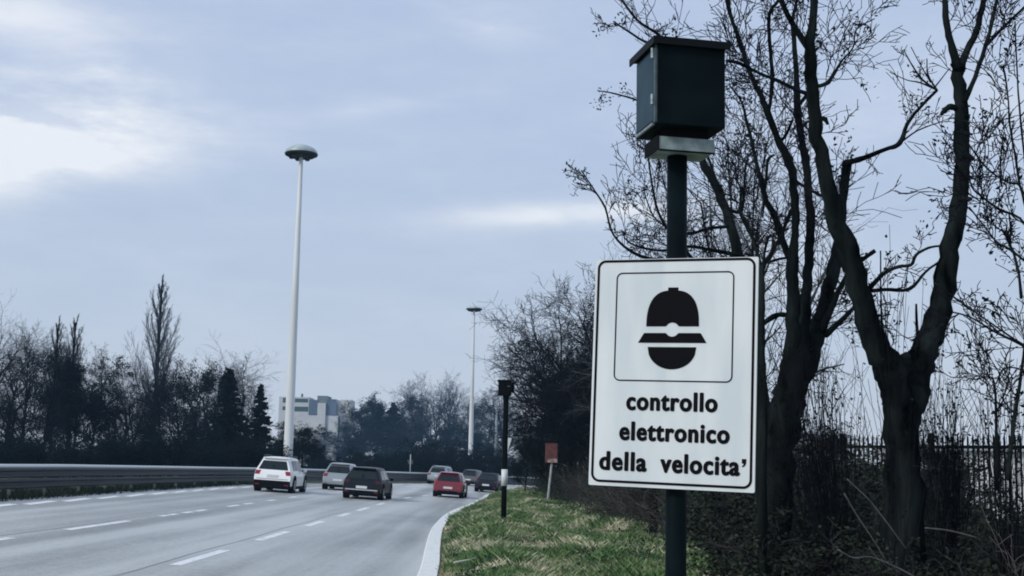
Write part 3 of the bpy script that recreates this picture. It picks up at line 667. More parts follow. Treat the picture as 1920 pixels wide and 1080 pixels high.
    # rear lights
    for sgn in (1,-1):
        m_=np.array([sgn,1,1]); a=G[0][4];bb=G[0][5]; lo=lerp(G[0][3],a,.62)
        q0=lo*[1.0,1,1]; q1=bb*[.99,1,1]; 
        patch([q0*m_,q1*m_,q1*[.70,1,1]*m_,q0*[.74,1,1]*m_],'tail_light',(tlr if paint is not pd else tld) ,(0,-1,0))
    # plate
    zp=zb+(bel-zb)*(.62 if kind=='suv' else .42)
    q=MB(); yy=-Ln/2-.022+ (yb*.45 if kind=='suv' else .02); q.box(-.26,.26,yy-.02,yy+.02,zp,zp+.12); q.build('licence_plate',mat('plate_white',(.6,.62,.62),.5),o)
    # lower bumper cladding
    if lower:
        q=MB(); q.box(-w*.93,w*.93,-Ln/2-.035,-Ln/2+.5,zb-.02,zb+clad); ob=q.build('rear_bumper',black,o); mo=ob.modifiers.new('b','BEVEL'); mo.width=.05; mo.segments=2
        for sgn in (1,-1):
            q=MB(); xx=sgn*w; q.box(min(xx,xx-sgn*.06),max(xx,xx-sgn*.06)+.004*0,-Ln/2+.5,Ln/2-.6,zb-.04,zb+.10); q.build('side_skirt',black,o)
    # spoiler, dark strip painting the shadow line of the tailgate gap, bumper trim
    if kind!='sedan':
        q=MB(); q.box(-w*.60,w*.60,-Ln/2+yt-.16,-Ln/2+yt+.08,H*.965-.035,H*.975); ob=q.build('spoiler',paint,o); mo=ob.modifiers.new('b','BEVEL'); mo.width=.015
    q=MB(); q.box(-w*.80,w*.80,-Ln/2-.012+yb*.2,-Ln/2+.03+yb*.2,zb+clad+.06,zb+clad+.075); q.build('tailgate_shadow_line',black,o)
    q=MB(); q.box(-.012,.012,-Ln/2+yb*.6+.1,-Ln/2+yb*.6+.14,bel+.05,bel+.27); q.build('wiper',black,o)
    if trim:
        q=MB(); q.box(-w*.82,w*.82,-Ln/2-.045,-Ln/2+.02,zb+.20,zb+.255); ob=q.build('bumper_trim',mat('bright_trim',(.5,.52,.54),.3,metal=.5),o)
    for sgn in (1,-1):
        q=MB(); q.box(sgn*w*.75-.10,sgn*w*.75+.10,-Ln/2-.045,-Ln/2+.02,zb+.12,zb+.16); q.build('reflector',mat('reflector_red',(.22,.01,.015),.3),o)
    # wheels
    rw=.34 if kind!='suv' else .37
    rimm=mat('alloy_rim',(.38,.40,.41),.35,metal=.6)
    for yy in (-Ln/2+Ln*.19,Ln/2-Ln*.20):
        for sgn in (1,-1):
            x0=sgn*(w-.225); x1=sgn*(w+.004)
            q=MB(); q.disc_x(sgn*(w-.23),sgn*(w+.003),yy,rw+.03,rw+.075,22); q.build('wheel_arch',black,o)
            q=MB(); q.disc_x(sgn*(w-.24),sgn*(w+.012),yy,rw,rw,22); wh=q.build('wheel',rubber,o)
            q=MB(); q.disc_x(sgn*(w+.012),sgn*(w+.022),yy,rw,rw*.64,16)
            q.build('rim',rimm,wh)
            q=MB()
            for k in range(5):
                a=k*2*math.pi/5; q.disc_x(sgn*(w+.022),sgn*(w+.027),yy+.13*math.cos(a)*1.1,rw+.13*math.sin(a)*1.1,.045,8)
            q.build('rim_opening',black,wh)
    for sgn in (1,-1):
        q=MB(); q.box(min(sgn*w,sgn*(w+.17)),max(sgn*w,sgn*(w+.17)),Ln*.13,Ln*.13+.12,bel-.02,bel+.13); ob=q.build('mirror',paint,o); mo=ob.modifiers.new('b','BEVEL'); mo.width=.03
        if kind=='suv':
            q=MB(); q.tube([(sgn*w*.66,-Ln/2+.6,H+.02),(sgn*w*.68,-Ln/2+1.0,H+.05),(sgn*w*.68,0,H+.05),(sgn*w*.66,.35,H+.0)],[.018]*4,6); q.build('roof_rail',galv,o)
    q=MB(); q.box(-w*.8,w*.8,-Ln/2+.3,Ln/2-.4,zb-.06,zb+.05); q.build('underbody',black,o)
    return o
tlr=mat('tail_light_red',(.26,.012,.02),.25,spec=.5); tld=mat('unlit_tail_light',(.035,.004,.006),.25,spec=.4)
pw=mat('white_car_paint',(.85,.86,.86),.25,spec=.5,coat=.6)
ps=mat('silver_car_paint',(.30,.34,.36),.32,metal=.5,coat=.5)
pd=mat('dark_car_paint',(.003,.006,.011),.35,spec=.22,coat=0)
pr=mat('red_car_paint',(.17,.008,.022),.28,spec=.5,coat=.5)
pg=mat('grey_car_paint',(.045,.055,.06),.35,metal=.2,coat=.2)
def carx(px,Y,dy,*a,**k):
    X=PW(px,900,Y)[0]; return car('car',px,Y,zr(X)+.0,*a,X=X,**k)
carx(511,61.5,0,'white suv driving in the far left lane in front of the tall lamp mast',pw,'suv',W=1.87,H=1.68,Ln=4.5,rz=R(-1.5),clad=.34)
carx(633,72.5,0,'silver hatchback in the left lane, partly hidden by the black car',ps,'hatch',W=1.80,H=1.52,Ln=4.2,rz=R(-1),clad=.10)
carx(681,60.5,0,'black car in the middle lane overlapping the silver hatchback',pd,'hatch',trim=True,W=1.86,H=1.50,Ln=4.5,rz=R(-2.5),clad=.2)
carx(842,74,0,'red hatchback in the right lane near the kerb',pr,'hatch',W=1.74,H=1.45,Ln=4.0,rz=R(-2.5),clad=.16)
carx(826,113,0,'pale silver car just beyond the red hatchback',ps,'suv',W=1.85,H=1.62,Ln=4.5,rz=R(-9),clad=.1)
carx(886,119,0,'small dark grey car far ahead at the foot of the distant lamp mast',pg,'hatch',W=1.75,H=1.45,Ln=4.2,rz=R(-12),clad=.2)
carx(917,95,0,'black car close to the kerb, partly behind the black camera pole',pd,'sedan',W=1.76,H=1.42,Ln=4.4,rz=R(-7),clad=.2)
# ================================================================== NEAR TREES (right)
def limb(mb,pts,Y,rnd,dy=None,n=9,smoothn=4):
    """pts: (px,py,width px) along the limb; Y: depth, may drift by dy"""
    m=len(pts); P=[]
    for i,(x,y,wd) in enumerate(pts):
        yy=Y+(dy or 0)*i/max(1,m-1); q=PW(x,y,yy); P.append((q[0],q[1],q[2],max(.006,wd/2*yy/2400)))
    C=interp(P,(m-1)*smoothn+1)
    for i in range(1,len(C)-1): C[i,:2]+=np.array([rnd.gauss(0,.10),rnd.gauss(0,.10)])*C[i,3]; C[i,3]*=1+rnd.uniform(-.06,.08)
    mb.tube(C[:,:3],C[:,3],n if C[0,3]<.06 else 16,rough=.05 if C[0,3]<.06 else .10,rnd=rnd); return C
TW=dict(kids=[4,3],steps=[5,4,2],jit=[.13,.18,.2],upb=[.05,.05,.03],start=[.15,.2],ang=[.6,.7],len=[.55,.5],rad=[.6,.6],rmin=.0048)
def twigs(segs,tips,C,n,Lm,rnd,t0=.2,r=.008,updir=.35,cfg=TW):
    for k in range(n):
        i=rnd.randint(int(t0*(len(C)-1)),len(C)-2); p=C[i,:3]; t=C[i+1,:3]-C[i,:3]; t/=np.linalg.norm(t)
        v=np.array([rnd.gauss(0,1),rnd.gauss(0,1),rnd.gauss(0,.7)]); v-=v.dot(t)*t; v/=np.linalg.norm(v)
        d=v*.8+t*.45+np.array([0,0,updir]); grow(segs,tips,p,d,Lm*rnd.uniform(.5,1.2),min(r,C[i,3]*.6),0,rnd,cfg)
def near_tree(label,limbs,Y,seed,tw,leaves=0,lsz=.05,cfg=TW,base=None):
    rnd=random.Random(seed); rs=np.random.RandomState(seed); mb=MB(); Cs=[]
    for pts,dy in limbs: Cs.append(limb(mb,pts,Y,rnd,dy))
    base=Cs[0][0]; o=empty('bare_tree',(base[0],base[1],vz(base[0],base[1])-.1),label=label,cat='tree')
    tr=mb.build('trunk',barkw,o,smooth=True); tr.matrix_parent_inverse=Matrix.Translation(-Vector(o.location))
    segs=[[],[],[]]; tips=[]
    for idx,n,Lm,r in tw: twigs(segs,tips,Cs[idx],n,Lm,rnd,r=r,cfg=cfg)
    V,f=merge([seg_arrays(s,4 if i==0 else 3) for i,s in enumerate(segs) if s])
    c=link_mesh('crown',np_mesh('crown',V,f,4),twigm,o); c.matrix_parent_inverse=Matrix.Translation(-Vector(o.location))
    if leaves:
        T=np.array(tips); K=max(1,len(T)//24); T=T[rs.choice(len(T),K)]; T=T[rs.randint(0,K,leaves)]+rs.normal(size=(leaves,3))*[.07,.07,.09]
        V,f=card_arrays(T,lsz,rs); c=link_mesh('leaves',np_mesh('leaves',V,f,4),leafd,o); c.matrix_parent_inverse=Matrix.Translation(-Vector(o.location))
    return o
# forked tree B
near_tree('thick forked bare tree with two spreading limbs at the far right',[
 ([(1692,1250,92),(1690,1000,78),(1690,860,64),(1692,780,62),(1691,740,50),(1691,705,20)],0),
 ([(1686,850,40),(1684,780,52),(1674,725,56),(1662,685,54),(1640,640,46),(1612,560,42),(1600,500,38),(1580,440,36),(1558,380,31),(1543,300,28),(1530,240,26),(1524,160,24),(1517,90,22),(1524,50,16),(1526,-20,14),(1522,-110,10)],-.9),
 ([(1697,850,40),(1701,790,54),(1709,730,58),(1722,685,54),(1740,645,48),(1762,580,42),(1775,500,38),(1790,430,34),(1803,350,29),(1803,250,27),(1800,180,23),(1795,118,26)],.8),
 ([(1797,130,18),(1782,80,14),(1773,30,12),(1770,-40,10)],.2),
 ([(1799,130,18),(1812,100,14),(1830,60,12),(1845,0,11),(1855,-60,9)],.3),
 ([(1808,192,11),(1828,145,9),(1845,95,8),(1858,50,7),(1870,-5,6),(1875,-50,5)],-.3),
 ([(1847,88,7),(1880,52,6),(1922,12,5),(1950,-20,4)],.3),
 ([(1518,92,14),(1490,50,11),(1467,5,10),(1450,-50,8)],-.3),
 ([(1620,552,11),(1655,515,8),(1685,500,7),(1708,497,7),(1718,478,6),(1740,465,5),(1762,461,4)],-.5),
 ([(1622,547,8),(1660,543,7),(1705,542,7),(1735,510,5),(1765,488,4)],.4),
 ([(1606,494,9),(1622,483,8),(1641,470,8)],-.1),
 ([(1532,162,8),(1550,156,8),(1563,140,7),(1580,112,4),(1600,88,3),(1606,55,3),(1640,35,2)],.3),
 ([(1530,180,8),(1500,171,8),(1460,152,7),(1430,140,6),(1405,128,6),(1385,118,7),(1362,114,6)],-.5),
 ([(1676,705,10),(1668,670,8),(1655,620,6),(1652,560,3),(1651,470,3)],-.2),
 ([(1722,655,8),(1719,610,6),(1718,570,4)],-.2),
 ([(1685,712,50),(1692,690,40),(1697,672,24),(1700,664,10)],-.2),
 ([(1800,245,9),(1812,252,9),(1818,252,7)],-.05),([(1806,290,14),(1818,296,14),(1824,298,9)],-.05),([(1800,372,14),(1812,374,10),(1822,373,6)],-.1),
 ([(1795,205,12),(1782,200,12),(1770,208,10),(1764,215,4)],-.1),
 ([(1540,222,10),(1548,224,9),(1551,232,6)],-.1),
],15,11,[(1,9,.8,.006),(2,3,.5,.005),(3,7,.7,.005),(4,7,.7,.005),(5,6,.7,.005),(6,4,.7,.005),(7,8,.8,.006),(8,3,.4,.004),(9,2,.4,.004),(11,12,.7,.005),(12,10,.7,.005),(13,3,.4,.004)],leaves=420,lsz=.030)
# tree A, many stems
near_tree('dark bare tree with several upright stems right behind the white sign',[
 ([(1440,1260,90),(1446,1050,78),(1450,900,70),(1462,810,66),(1480,740,58),(1491,690,50),(1496,650,36),(1497,620,12)],0),
 ([(1474,770,30),(1483,700,40),(1486,650,32),(1487,600,25),(1488,540,24),(1486,495,24),(1490,450,15),(1491,400,15),(1488,340,15),(1478,300,17),(1460,265,13),(1440,212,13),(1422,170,10),(1404,130,9),(1391,89,9),(1375,44,8),(1364,5,8),(1352,-50,6)],-.7),
 ([(1484,760,30),(1497,700,36),(1504,650,28),(1509,600,22),(1513,540,20),(1517,480,18),(1519,420,17),(1514,330,15),(1504,265,14),(1496,215,13),(1493,140,10),(1489,78,9),(1486,40,7),(1497,-10,5)],.6),
 ([(1484,770,34),(1498,710,46),(1513,665,44),(1530,628,34),(1545,580,30),(1557,530,27),(1567,485,24),(1575,440,18),(1580,380,17),(1589,303,18)],1.0),
 ([(1589,305,13),(1620,296,10),(1660,280,8),(1688,268,10),(1700,235,7),(1722,205,6),(1757,169,6)],.3),
 ([(1487,500,14),(1470,460,12),(1464,438,14),(1450,400,12),(1435,372,11),(1428,340,10),(1418,304,8),(1407,255,7),(1398,220,6),(1390,190,4),(1368,160,3)],-.8),
 ([(1438,212,9),(1444,195,7),(1447,133,7),(1442,60,7),(1444,22,7),(1458,2,6),(1475,-40,5)],-.2),
 ([(1540,622,16),(1556,585,12),(1573,545,10),(1590,512,8)],-.4),
 ([(1548,628,13),(1575,603,10),(1600,578,8)],-.6),
 ([(1430,408,3),(1437,330,5),(1440,300,6),(1452,290,4)],0),
 ([(1466,440,7),(1475,415,7),(1484,392,6)],0),
 ([(1480,592,9),(1460,590,10),(1440,600,10),(1422,616,9)],-.3),
 ([(1462,268,6),(1475,250,6),(1486,225,5)],0),
 ([(1500,195,7),(1512,180,8),(1524,172,6)],0),
 ([(1486,335,8),(1500,345,6),(1530,362,6),(1550,372,7)],-.6),
 ([(1757,169,4),(1730,150,4),(1712,125,3),(1695,95,2)],.1),([(1757,169,4),(1740,140,3),(1738,110,2)],.1),([(1757,169,4),(1725,155,3),(1700,150,2),(1668,135,1.5)],.1),([(1745,155,3),(1725,120,2),(1708,88,1.5)],0),([(1752,165,3),(1775,135,2),(1782,128,1.5)],0),
 ([(1688,268,4),(1720,245,3),(1765,228,2)],.1),
],17,22,[(1,26,1.1,.007),(2,18,1.0,.007),(3,5,.7,.005),(4,5,.6,.004),(5,20,1.1,.006),(6,12,1.0,.006),(7,4,.5,.005),(8,4,.5,.005),(14,3,.5,.004),(15,3,.3,.003),(20,3,.4,.003)],leaves=1500,lsz=.030)
near_tree('slender bare tree leaning left behind the camera pole',[
 ([(1432,1200,50),(1434,1000,46),(1434,850,40),(1428,760,34),(1418,680,28),(1402,580,24),(1386,490,20),(1372,430,18),(1347,358,17),(1316,300,14),(1300,250,11),(1282,190,9),(1262,110,8),(1238,68,6),(1195,38,5),(1160,-10,4)],1.2),
 ([(1366,392,7),(1388,397,7),(1395,365,5),(1397,320,4),(1402,300,4)],.2),
 ([(1388,398,7),(1402,428,7),(1416,458,8)],.2),
 ([(1366,425,6),(1330,428,6),(1295,438,6),(1262,432,4),(1225,405,3),(1205,350,2)],-.8),
 ([(1350,360,6),(1330,300,5),(1316,268,4)],-.4),
 ([(1300,250,6),(1250,215,5),(1200,190,4),(1150,175,3),(1120,170,2)],-.6),
 ([(1240,70,6),(1215,80,5),(1180,60,4),(1150,40,3)],-.3),
 ([(1385,478,9),(1340,470,7),(1290,462,6),(1240,470,5),(1190,460,4),(1170,445,3)],-.6),
 ([(1402,560,10),(1330,520,8),(1270,450,7),(1235,400,5),(1220,330,4),(1215,285,3)],-.9),
 ([(1395,540,9),(1300,500,8),(1200,480,6),(1150,440,4),(1135,390,4),(1110,350,3),(1090,320,2)],-1.3),
],19,33,[(0,16,1.1,.006),(1,8,.7,.005),(3,12,.9,.005),(4,6,.7,.004),(5,6,.28,.003),(6,7,.42,.004),(7,11,.8,.004),(8,16,.7,.004),(9,16,.36,.004)],leaves=700,lsz=.028)
near_tree('thin dark bare stem forking just right of the sign edge',[
 ([(1428,1200,20),(1430,900,18),(1430,740,15),(1428,640,12),(1428,560,12),(1427,498,12)],0),
 ([(1426,500,10),(1418,470,7),(1408,440,6),(1396,410,5),(1388,396,5),(1392,350,3)],.3),
 ([(1430,500,10),(1443,480,8),(1453,463,8),(1462,448,7)],.2),
 ([(1431,497,6),(1434,470,5),(1440,448,5),(1446,440,4)],-.2),
 ([(1440,492,5),(1460,486,5),(1478,483,4)],-.2),
],16,44,[(0,4,.8,.006),(1,10,.9,.006),(2,4,.6,.005),(3,4,.5,.005)])
# arching thorny stems at the right edge
near_tree('tangle of thin arching thorny stems at the right edge of the view',[
 ([(1990,1200,10),(1975,700,8),(1960,500,6),(1925,395,5),(1912,348,5),(1890,342,4),(1850,315,3.5),(1815,268,3)],0),
 ([(1960,560,7),(1925,425,5),(1873,392,5),(1840,368,4),(1822,350,3),(1817,320,2)],.3),
 ([(1925,492,5),(1890,465,4),(1870,455,4),(1850,430,3),(1817,388,3)],.2),
 ([(1990,700,6),(1925,652,4.5),(1870,625,4),(1820,595,3.5),(1785,585,3)],.2),
 ([(1960,670,5),(1908,640,4),(1850,600,3),(1800,565,3),(1752,530,3)],.2),
 ([(1912,348,5),(1902,280,4),(1893,230,4),(1890,180,3),(1882,130,4),(1874,125,2)],.1),
 ([(1925,330,4),(1915,240,4),(1908,150,3),(1903,40,3)],.1),
 ([(1915,560,6),(1908,500,5),(1890,450,5),(1878,430,5)],.1),
 ([(1892,400,3),(1895,440,4),(1890,455,4)],0),
 ([(1878,350,4),(1876,310,3),(1880,262,3)],0),
 ([(1890,900,10),(1900,800,8),(1915,700,6),(1922,640,5),(1928,560,4)],0),
 ([(1870,920,7),(1868,800,6),(1865,720,4),(1853,705,2)],0),
 ([(1925,700,3),(1905,690,3),(1880,692,2),(1868,720,3)],0),
],13.5,55,[(0,16,.7,.006),(1,14,.7,.005),(2,8,.6,.005),(3,10,.6,.005),(5,8,.5,.005),(6,8,.5,.005),(7,8,.4,.005),(10,14,.6,.005),(11,14,.5,.005)],leaves=500,lsz=.032)
# ================================================================== BACKGROUND TREES
VA=proto('vase',14,101); VB=proto('vase',14,102,rmin=.008); RA=proto('ragged',14,103,leaves=6000,leafsize=.10); RB=proto('ragged',12,104,leaves=16000,leafsize=.11)
PO=proto('poplar',18,105); DA=proto('dense',13,121); DB=proto('dense',13,122,leaves=7000,leafsize=.09)
SH=proto('shrub',3,106,leaves=9000,leafsize=.05); SD=proto('shrub',3,107,leaves=900,leafsize=.06)
CO=conifer(13,2.6,108); CB=conifer(12,3.4,109); DN=proto('ragged',12,110,leaves=30000,leafsize=.12)
PT=proto('poplar',14,111,leaves=26000,leafsize=.10)
HB={id(DA):13,id(DB):13,id(VA):14,id(VB):14,id(RA):14,id(RB):12,id(PO):18,id(SH):3,id(SD):3,id(CO):13,id(CB):12,id(DN):12,id(PT):14}
def bt_(pr,px,top,Y,label,wf=1,rz=0,z0=.1,name='bare_tree',cat='tree',group=None,mats=(bark,twigm,leafd),names=('trunk','crown','foliage')):
    x,zt_=XZ(px,top,Y); s=(zt_-z0)/HB[id(pr)]; return plant(pr,name,(x,Y,z0),label,cat,group,(s*wf,s*wf,s),R(rz),mats,names)
gL='trees beyond the guardrail on the left'; gM='hazy trees beyond the bend'
G3=(bark,evg,evg)
bt_(VA,-30,540,96,'bare spreading tree cut by the left edge of the view',1.0,20,group=gL)
bt_(VB,28,590,104,'bare tree with fine grey twigs second from the left edge',.9,70,group=gL)
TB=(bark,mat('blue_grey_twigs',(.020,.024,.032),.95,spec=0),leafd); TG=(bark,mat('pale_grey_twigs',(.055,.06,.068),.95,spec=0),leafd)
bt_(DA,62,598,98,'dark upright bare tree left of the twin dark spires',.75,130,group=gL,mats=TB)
bt_(PO,112,590,101,'left one of two dark narrow spires in the left tree group',.7,10,name='poplar_tree',group=gL)
bt_(PO,143,586,102,'right one of two dark narrow spires in the left tree group',.7,95,name='poplar_tree',group=gL)
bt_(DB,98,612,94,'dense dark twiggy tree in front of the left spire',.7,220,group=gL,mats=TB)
bt_(DN,150,650,96,'rounded dark leafy tree just right of the twin spires',.8,35,name='leafy_tree',group=gL)
bt_(RA,35,650,92,'dark tree with a bare top near the left edge',.8,80,group=gL)
bt_(DA,182,640,104,'dark bare tree just right of the two narrow spires',.7,60,group=gL,mats=TB)
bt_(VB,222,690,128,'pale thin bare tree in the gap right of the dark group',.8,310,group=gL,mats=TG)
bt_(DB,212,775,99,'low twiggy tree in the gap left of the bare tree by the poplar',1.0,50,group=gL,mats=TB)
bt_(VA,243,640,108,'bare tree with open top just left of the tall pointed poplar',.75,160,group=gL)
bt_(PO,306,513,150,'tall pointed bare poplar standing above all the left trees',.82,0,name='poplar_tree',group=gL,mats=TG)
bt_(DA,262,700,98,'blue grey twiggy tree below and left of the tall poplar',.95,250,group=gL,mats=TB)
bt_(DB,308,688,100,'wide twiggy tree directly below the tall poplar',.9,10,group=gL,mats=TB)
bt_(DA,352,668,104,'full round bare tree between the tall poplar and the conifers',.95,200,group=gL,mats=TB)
bt_(RB,375,672,112,'dark leafy tree close behind the round bare tree under the poplar',.8,290,name='leafy_tree',group=gL)
bt_(RB,285,790,93,'low dark leafy tree in front of the twiggy trees under the poplar',1.2,170,name='leafy_tree',group=gL)
bt_(DN,372,790,95,'low dark leafy tree left of the taller conifer',1.1,260,name='leafy_tree',group=gL)
bt_(VA,418,622,138,'wide bare tree with grey twigs above the conifers',1.15,300,group=gL,mats=TG)
bt_(DA,462,655,134,'bare tree with drooping twigs right of the conifers',.95,130,group=gL,mats=TG)
bt_(CO,430,688,98,'tall dark conifer left of the small conifer',1.35,0,name='conifer_tree',group=gL,mats=G3)
bt_(CO,490,718,101,'small narrow dark conifer left of the tall lamp mast',1.1,90,name='conifer_tree',group=gL,mats=G3)
bt_(DN,452,775,100,'low dark tree filling between the two conifers',.9,140,name='leafy_tree',group=gL)
bt_(DN,568,788,120,'low rounded dark tree right of the tall lamp mast',1.15,60,name='leafy_tree',group=gL)
bt_(RB,535,815,114,'low dark tree behind the foot of the tall lamp mast',1.1,310,name='leafy_tree',group=gL)
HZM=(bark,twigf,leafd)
TM=(bark,mat('haze_tinted_twigs',(.030,.040,.055),.95,spec=0),mat('haze_tinted_leaves',(.010,.020,.028),.9,spec=0))  # blue haze of the far wood tinted into twig and leaf colours
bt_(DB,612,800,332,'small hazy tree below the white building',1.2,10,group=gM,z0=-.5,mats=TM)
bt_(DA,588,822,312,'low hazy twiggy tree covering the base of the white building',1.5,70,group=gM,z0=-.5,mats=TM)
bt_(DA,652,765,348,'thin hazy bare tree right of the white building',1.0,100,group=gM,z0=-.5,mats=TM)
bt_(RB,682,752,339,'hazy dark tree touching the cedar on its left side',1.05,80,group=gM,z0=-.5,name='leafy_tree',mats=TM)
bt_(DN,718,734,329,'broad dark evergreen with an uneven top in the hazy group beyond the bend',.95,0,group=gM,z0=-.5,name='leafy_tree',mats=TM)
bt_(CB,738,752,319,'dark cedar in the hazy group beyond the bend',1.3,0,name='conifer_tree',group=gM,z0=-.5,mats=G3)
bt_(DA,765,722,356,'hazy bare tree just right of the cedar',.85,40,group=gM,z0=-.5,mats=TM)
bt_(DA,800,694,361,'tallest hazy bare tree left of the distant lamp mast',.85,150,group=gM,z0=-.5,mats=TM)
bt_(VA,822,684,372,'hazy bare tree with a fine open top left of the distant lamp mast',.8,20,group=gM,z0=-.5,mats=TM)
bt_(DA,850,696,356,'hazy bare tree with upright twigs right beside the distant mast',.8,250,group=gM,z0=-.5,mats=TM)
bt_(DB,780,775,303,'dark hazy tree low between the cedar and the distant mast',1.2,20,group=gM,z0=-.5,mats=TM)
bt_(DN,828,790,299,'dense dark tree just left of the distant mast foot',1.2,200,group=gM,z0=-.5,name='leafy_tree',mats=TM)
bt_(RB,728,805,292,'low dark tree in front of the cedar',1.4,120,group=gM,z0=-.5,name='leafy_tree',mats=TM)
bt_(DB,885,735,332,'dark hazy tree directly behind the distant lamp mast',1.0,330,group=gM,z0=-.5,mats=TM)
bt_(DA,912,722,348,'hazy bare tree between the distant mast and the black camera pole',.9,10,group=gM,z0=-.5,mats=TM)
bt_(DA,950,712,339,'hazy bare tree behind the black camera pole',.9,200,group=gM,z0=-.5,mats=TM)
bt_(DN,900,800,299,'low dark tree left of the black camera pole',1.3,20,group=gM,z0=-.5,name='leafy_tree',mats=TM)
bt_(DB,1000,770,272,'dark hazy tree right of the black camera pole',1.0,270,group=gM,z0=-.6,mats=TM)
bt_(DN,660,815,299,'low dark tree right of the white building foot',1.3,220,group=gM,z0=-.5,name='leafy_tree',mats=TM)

# row of shrubs in front of the left trees, behind the guardrail
rnd=random.Random(77); gS='dark bushes behind the guardrail'
k=0
for px in list(range(-20,560,42)):
    Y=rnd.uniform(80,92); top=rnd.uniform(795,830); bt_(SH,px,top,Y,'dark low bush below the left trees, one of a continuous row behind the guardrail',1.35,rnd.uniform(0,360),name='bush',cat='bush',group=gS,names=('stems','twigs','foliage'),mats=(bark,twigm,evg))
gS2='low bushes behind the far guardrail at the bend'
for px in range(585,960,34):
    Y=rnd.uniform(150,162); top=rnd.uniform(822,852); bt_(SH,px,top,Y,'dark low bush at the bend, one of a row behind the far guardrail',1.4,rnd.uniform(0,360),z0=-.5,name='bush',cat='bush',group=gS2,names=('stems','twigs','foliage'),mats=(bark,twigm,evg))
# ================================================================== TREES AND BUSHES LEFT OF AND BEHIND THE SIGN
bt_(DA,1128,478,64,'dense twiggy tree whose crown ends at the left edge of the sign',.92,70,z0=-.4)
bt_(DA,1080,512,70,'second dense twiggy tree left of the sign, lower than its neighbour',.88,170,z0=-.4)
bt_(DB,1052,610,72,'low dense twiggy tree at the left end of the hedge trees',.9,270,z0=-.4)
bt_(DB,1116,600,62,'dark ivy clad twiggy tree right against the sign edge',.9,20,z0=-.4)
bt_(VB,1130,470,66,'wide bare tree with fine twigs spreading out left of the sign',1.0,40,z0=-.4,mats=(bark,twigm,leafd))
bt_(RA,1095,520,68,'bare twiggy tree showing at the left edge of the sign',.75,200,z0=-.4)
bt_(DN,1088,690,66,'dense dark evergreen mass left of the sign above the rusty box sign',.85,0,z0=-.4,name='leafy_tree')
bt_(DN,1025,770,72,'small dark leafy tree behind the rusty box sign',.9,90,z0=-.4,name='leafy_tree')
bt_(RB,1140,640,61,'dark leafy tree hidden mostly by the sign panel',.8,140,z0=-.4,name='leafy_tree')
bt_(RB,985,820,84,'low dark tree at the hedge end beside the black camera pole',.9,20,z0=-.4,name='leafy_tree')
bt_(VA,1230,300,34,'bare tree with a fine twig crown seen behind the camera pole',.72,10,z0=-.4,mats=TG)
bt_(VB,1330,230,38,'bare tree with a fine twig crown seen between box and stems',.66,100,z0=-.4,mats=TG)
bt_(VA,1420,60,33,'tall bare tree whose twigs fill the sky right of the box',.60,200,z0=-.4,mats=TG)
bt_(RA,1470,720,60,'bluish distant tree low between the two big trees',1.0,30,z0=-.4,mats=HZM)
bt_(RB,1560,790,62,'bluish low leafy tree between the two big trunks',1.2,150,z0=-.4,name='leafy_tree')
bt_(DN,1745,822,46,'dark leafy tree low behind the iron fence',.9,90,z0=-.4,name='leafy_tree')
# thicket of brambles and saplings in front of and around the big trees
def thicket():
    rnd=random.Random(9); rs=np.random.RandomState(9); segs=[[],[],[]]; tips=[]; C=[]
    cfg=dict(kids=[3,2],steps=[7,4,2],jit=[.12,.2,.22],upb=[-.05,-.02,0],start=[.2,.2],ang=[.6,.7],len=[.42,.5],rad=[.6,.6],rmin=.0035)
    for k in range(3400):
        y=12+ (rnd.random()**1.3)*75; x=hx(y)+abs(rnd.gauss(0,1))*2.6+rnd.uniform(0,.7)
        if x>14: continue
        z=-.45; Ln=rnd.uniform(.9,2.1)*(1.15 if y>16 else 1.0)*(.58 if x/y>.335 else 1); a=rnd.random()*6.283
        grow(segs,tips,(x,y,z),(math.cos(a)*.5,math.sin(a)*.5,1.0),Ln,rnd.uniform(.005,.011),0,rnd,cfg)
    V,f=merge([seg_arrays(s,3) for s in segs]); 
    o=props(link_mesh('bramble_thicket',np_mesh('bramble_thicket',V,f,4),mat('bramble_stem',(.055,.045,.040),.85,spec=.2,col2=(.02,.018,.018),vscale=1.5)),kind='stuff',label='dense dark thicket of brambles and dead stems along the right of the verge',cat='undergrowth')
    T=np.array(tips); n=170000; T=T[rs.randint(0,len(T),n)]; T=T+rs.normal(size=(n,3))*[.25,.25,.22]; T[:,2]-=rs.uniform(0,1,n)*np.maximum(0,T[:,2]+.3)*.85
    V,f=card_arrays(T,.042,rs); props(link_mesh('bramble_leaves',np_mesh('bramble_leaves',V,f,4),leafb),kind='stuff',label='dark green leaves covering the bramble thicket right of the verge',cat='undergrowth')
thicket()
def pale_stems():
    rnd=random.Random(19); segs=[[],[],[]]; tips=[]
    cfg=dict(kids=[3,2],steps=[8,4,2],jit=[.10,.2,.22],upb=[-.03,-.02,0],start=[.3,.2],ang=[.6,.7],len=[.3,.5],rad=[.6,.6],rmin=.003)
    for k in range(1500):
        y=12.6+(rnd.random()**1.4)*40; x=hx(y)+abs(rnd.gauss(0,1))*1.8-.1
        if x>12: continue
        a=rnd.random()*6.283; grow(segs,tips,(x,y,-.45),(math.cos(a)*.8,math.sin(a)*.8,1.0),rnd.uniform(.9,2.5)*(.6 if x/y>.335 else 1),rnd.uniform(.0025,.0048),0,rnd,cfg)
    V,f=merge([seg_arrays(q,3) for q in segs])
    props(link_mesh('dead_stems',np_mesh('dead_stems',V,f,4),mat('pale_dead_stem',(.15,.135,.13),.9,spec=.1,col2=(.035,.03,.03),vscale=.9,thr=(.42,.62))),kind='stuff',label='pale brown dead stems tangled through the dark thicket',cat='undergrowth')
pale_stems()
rnd=random.Random(31); gH='bushes along the hedge side of the verge'
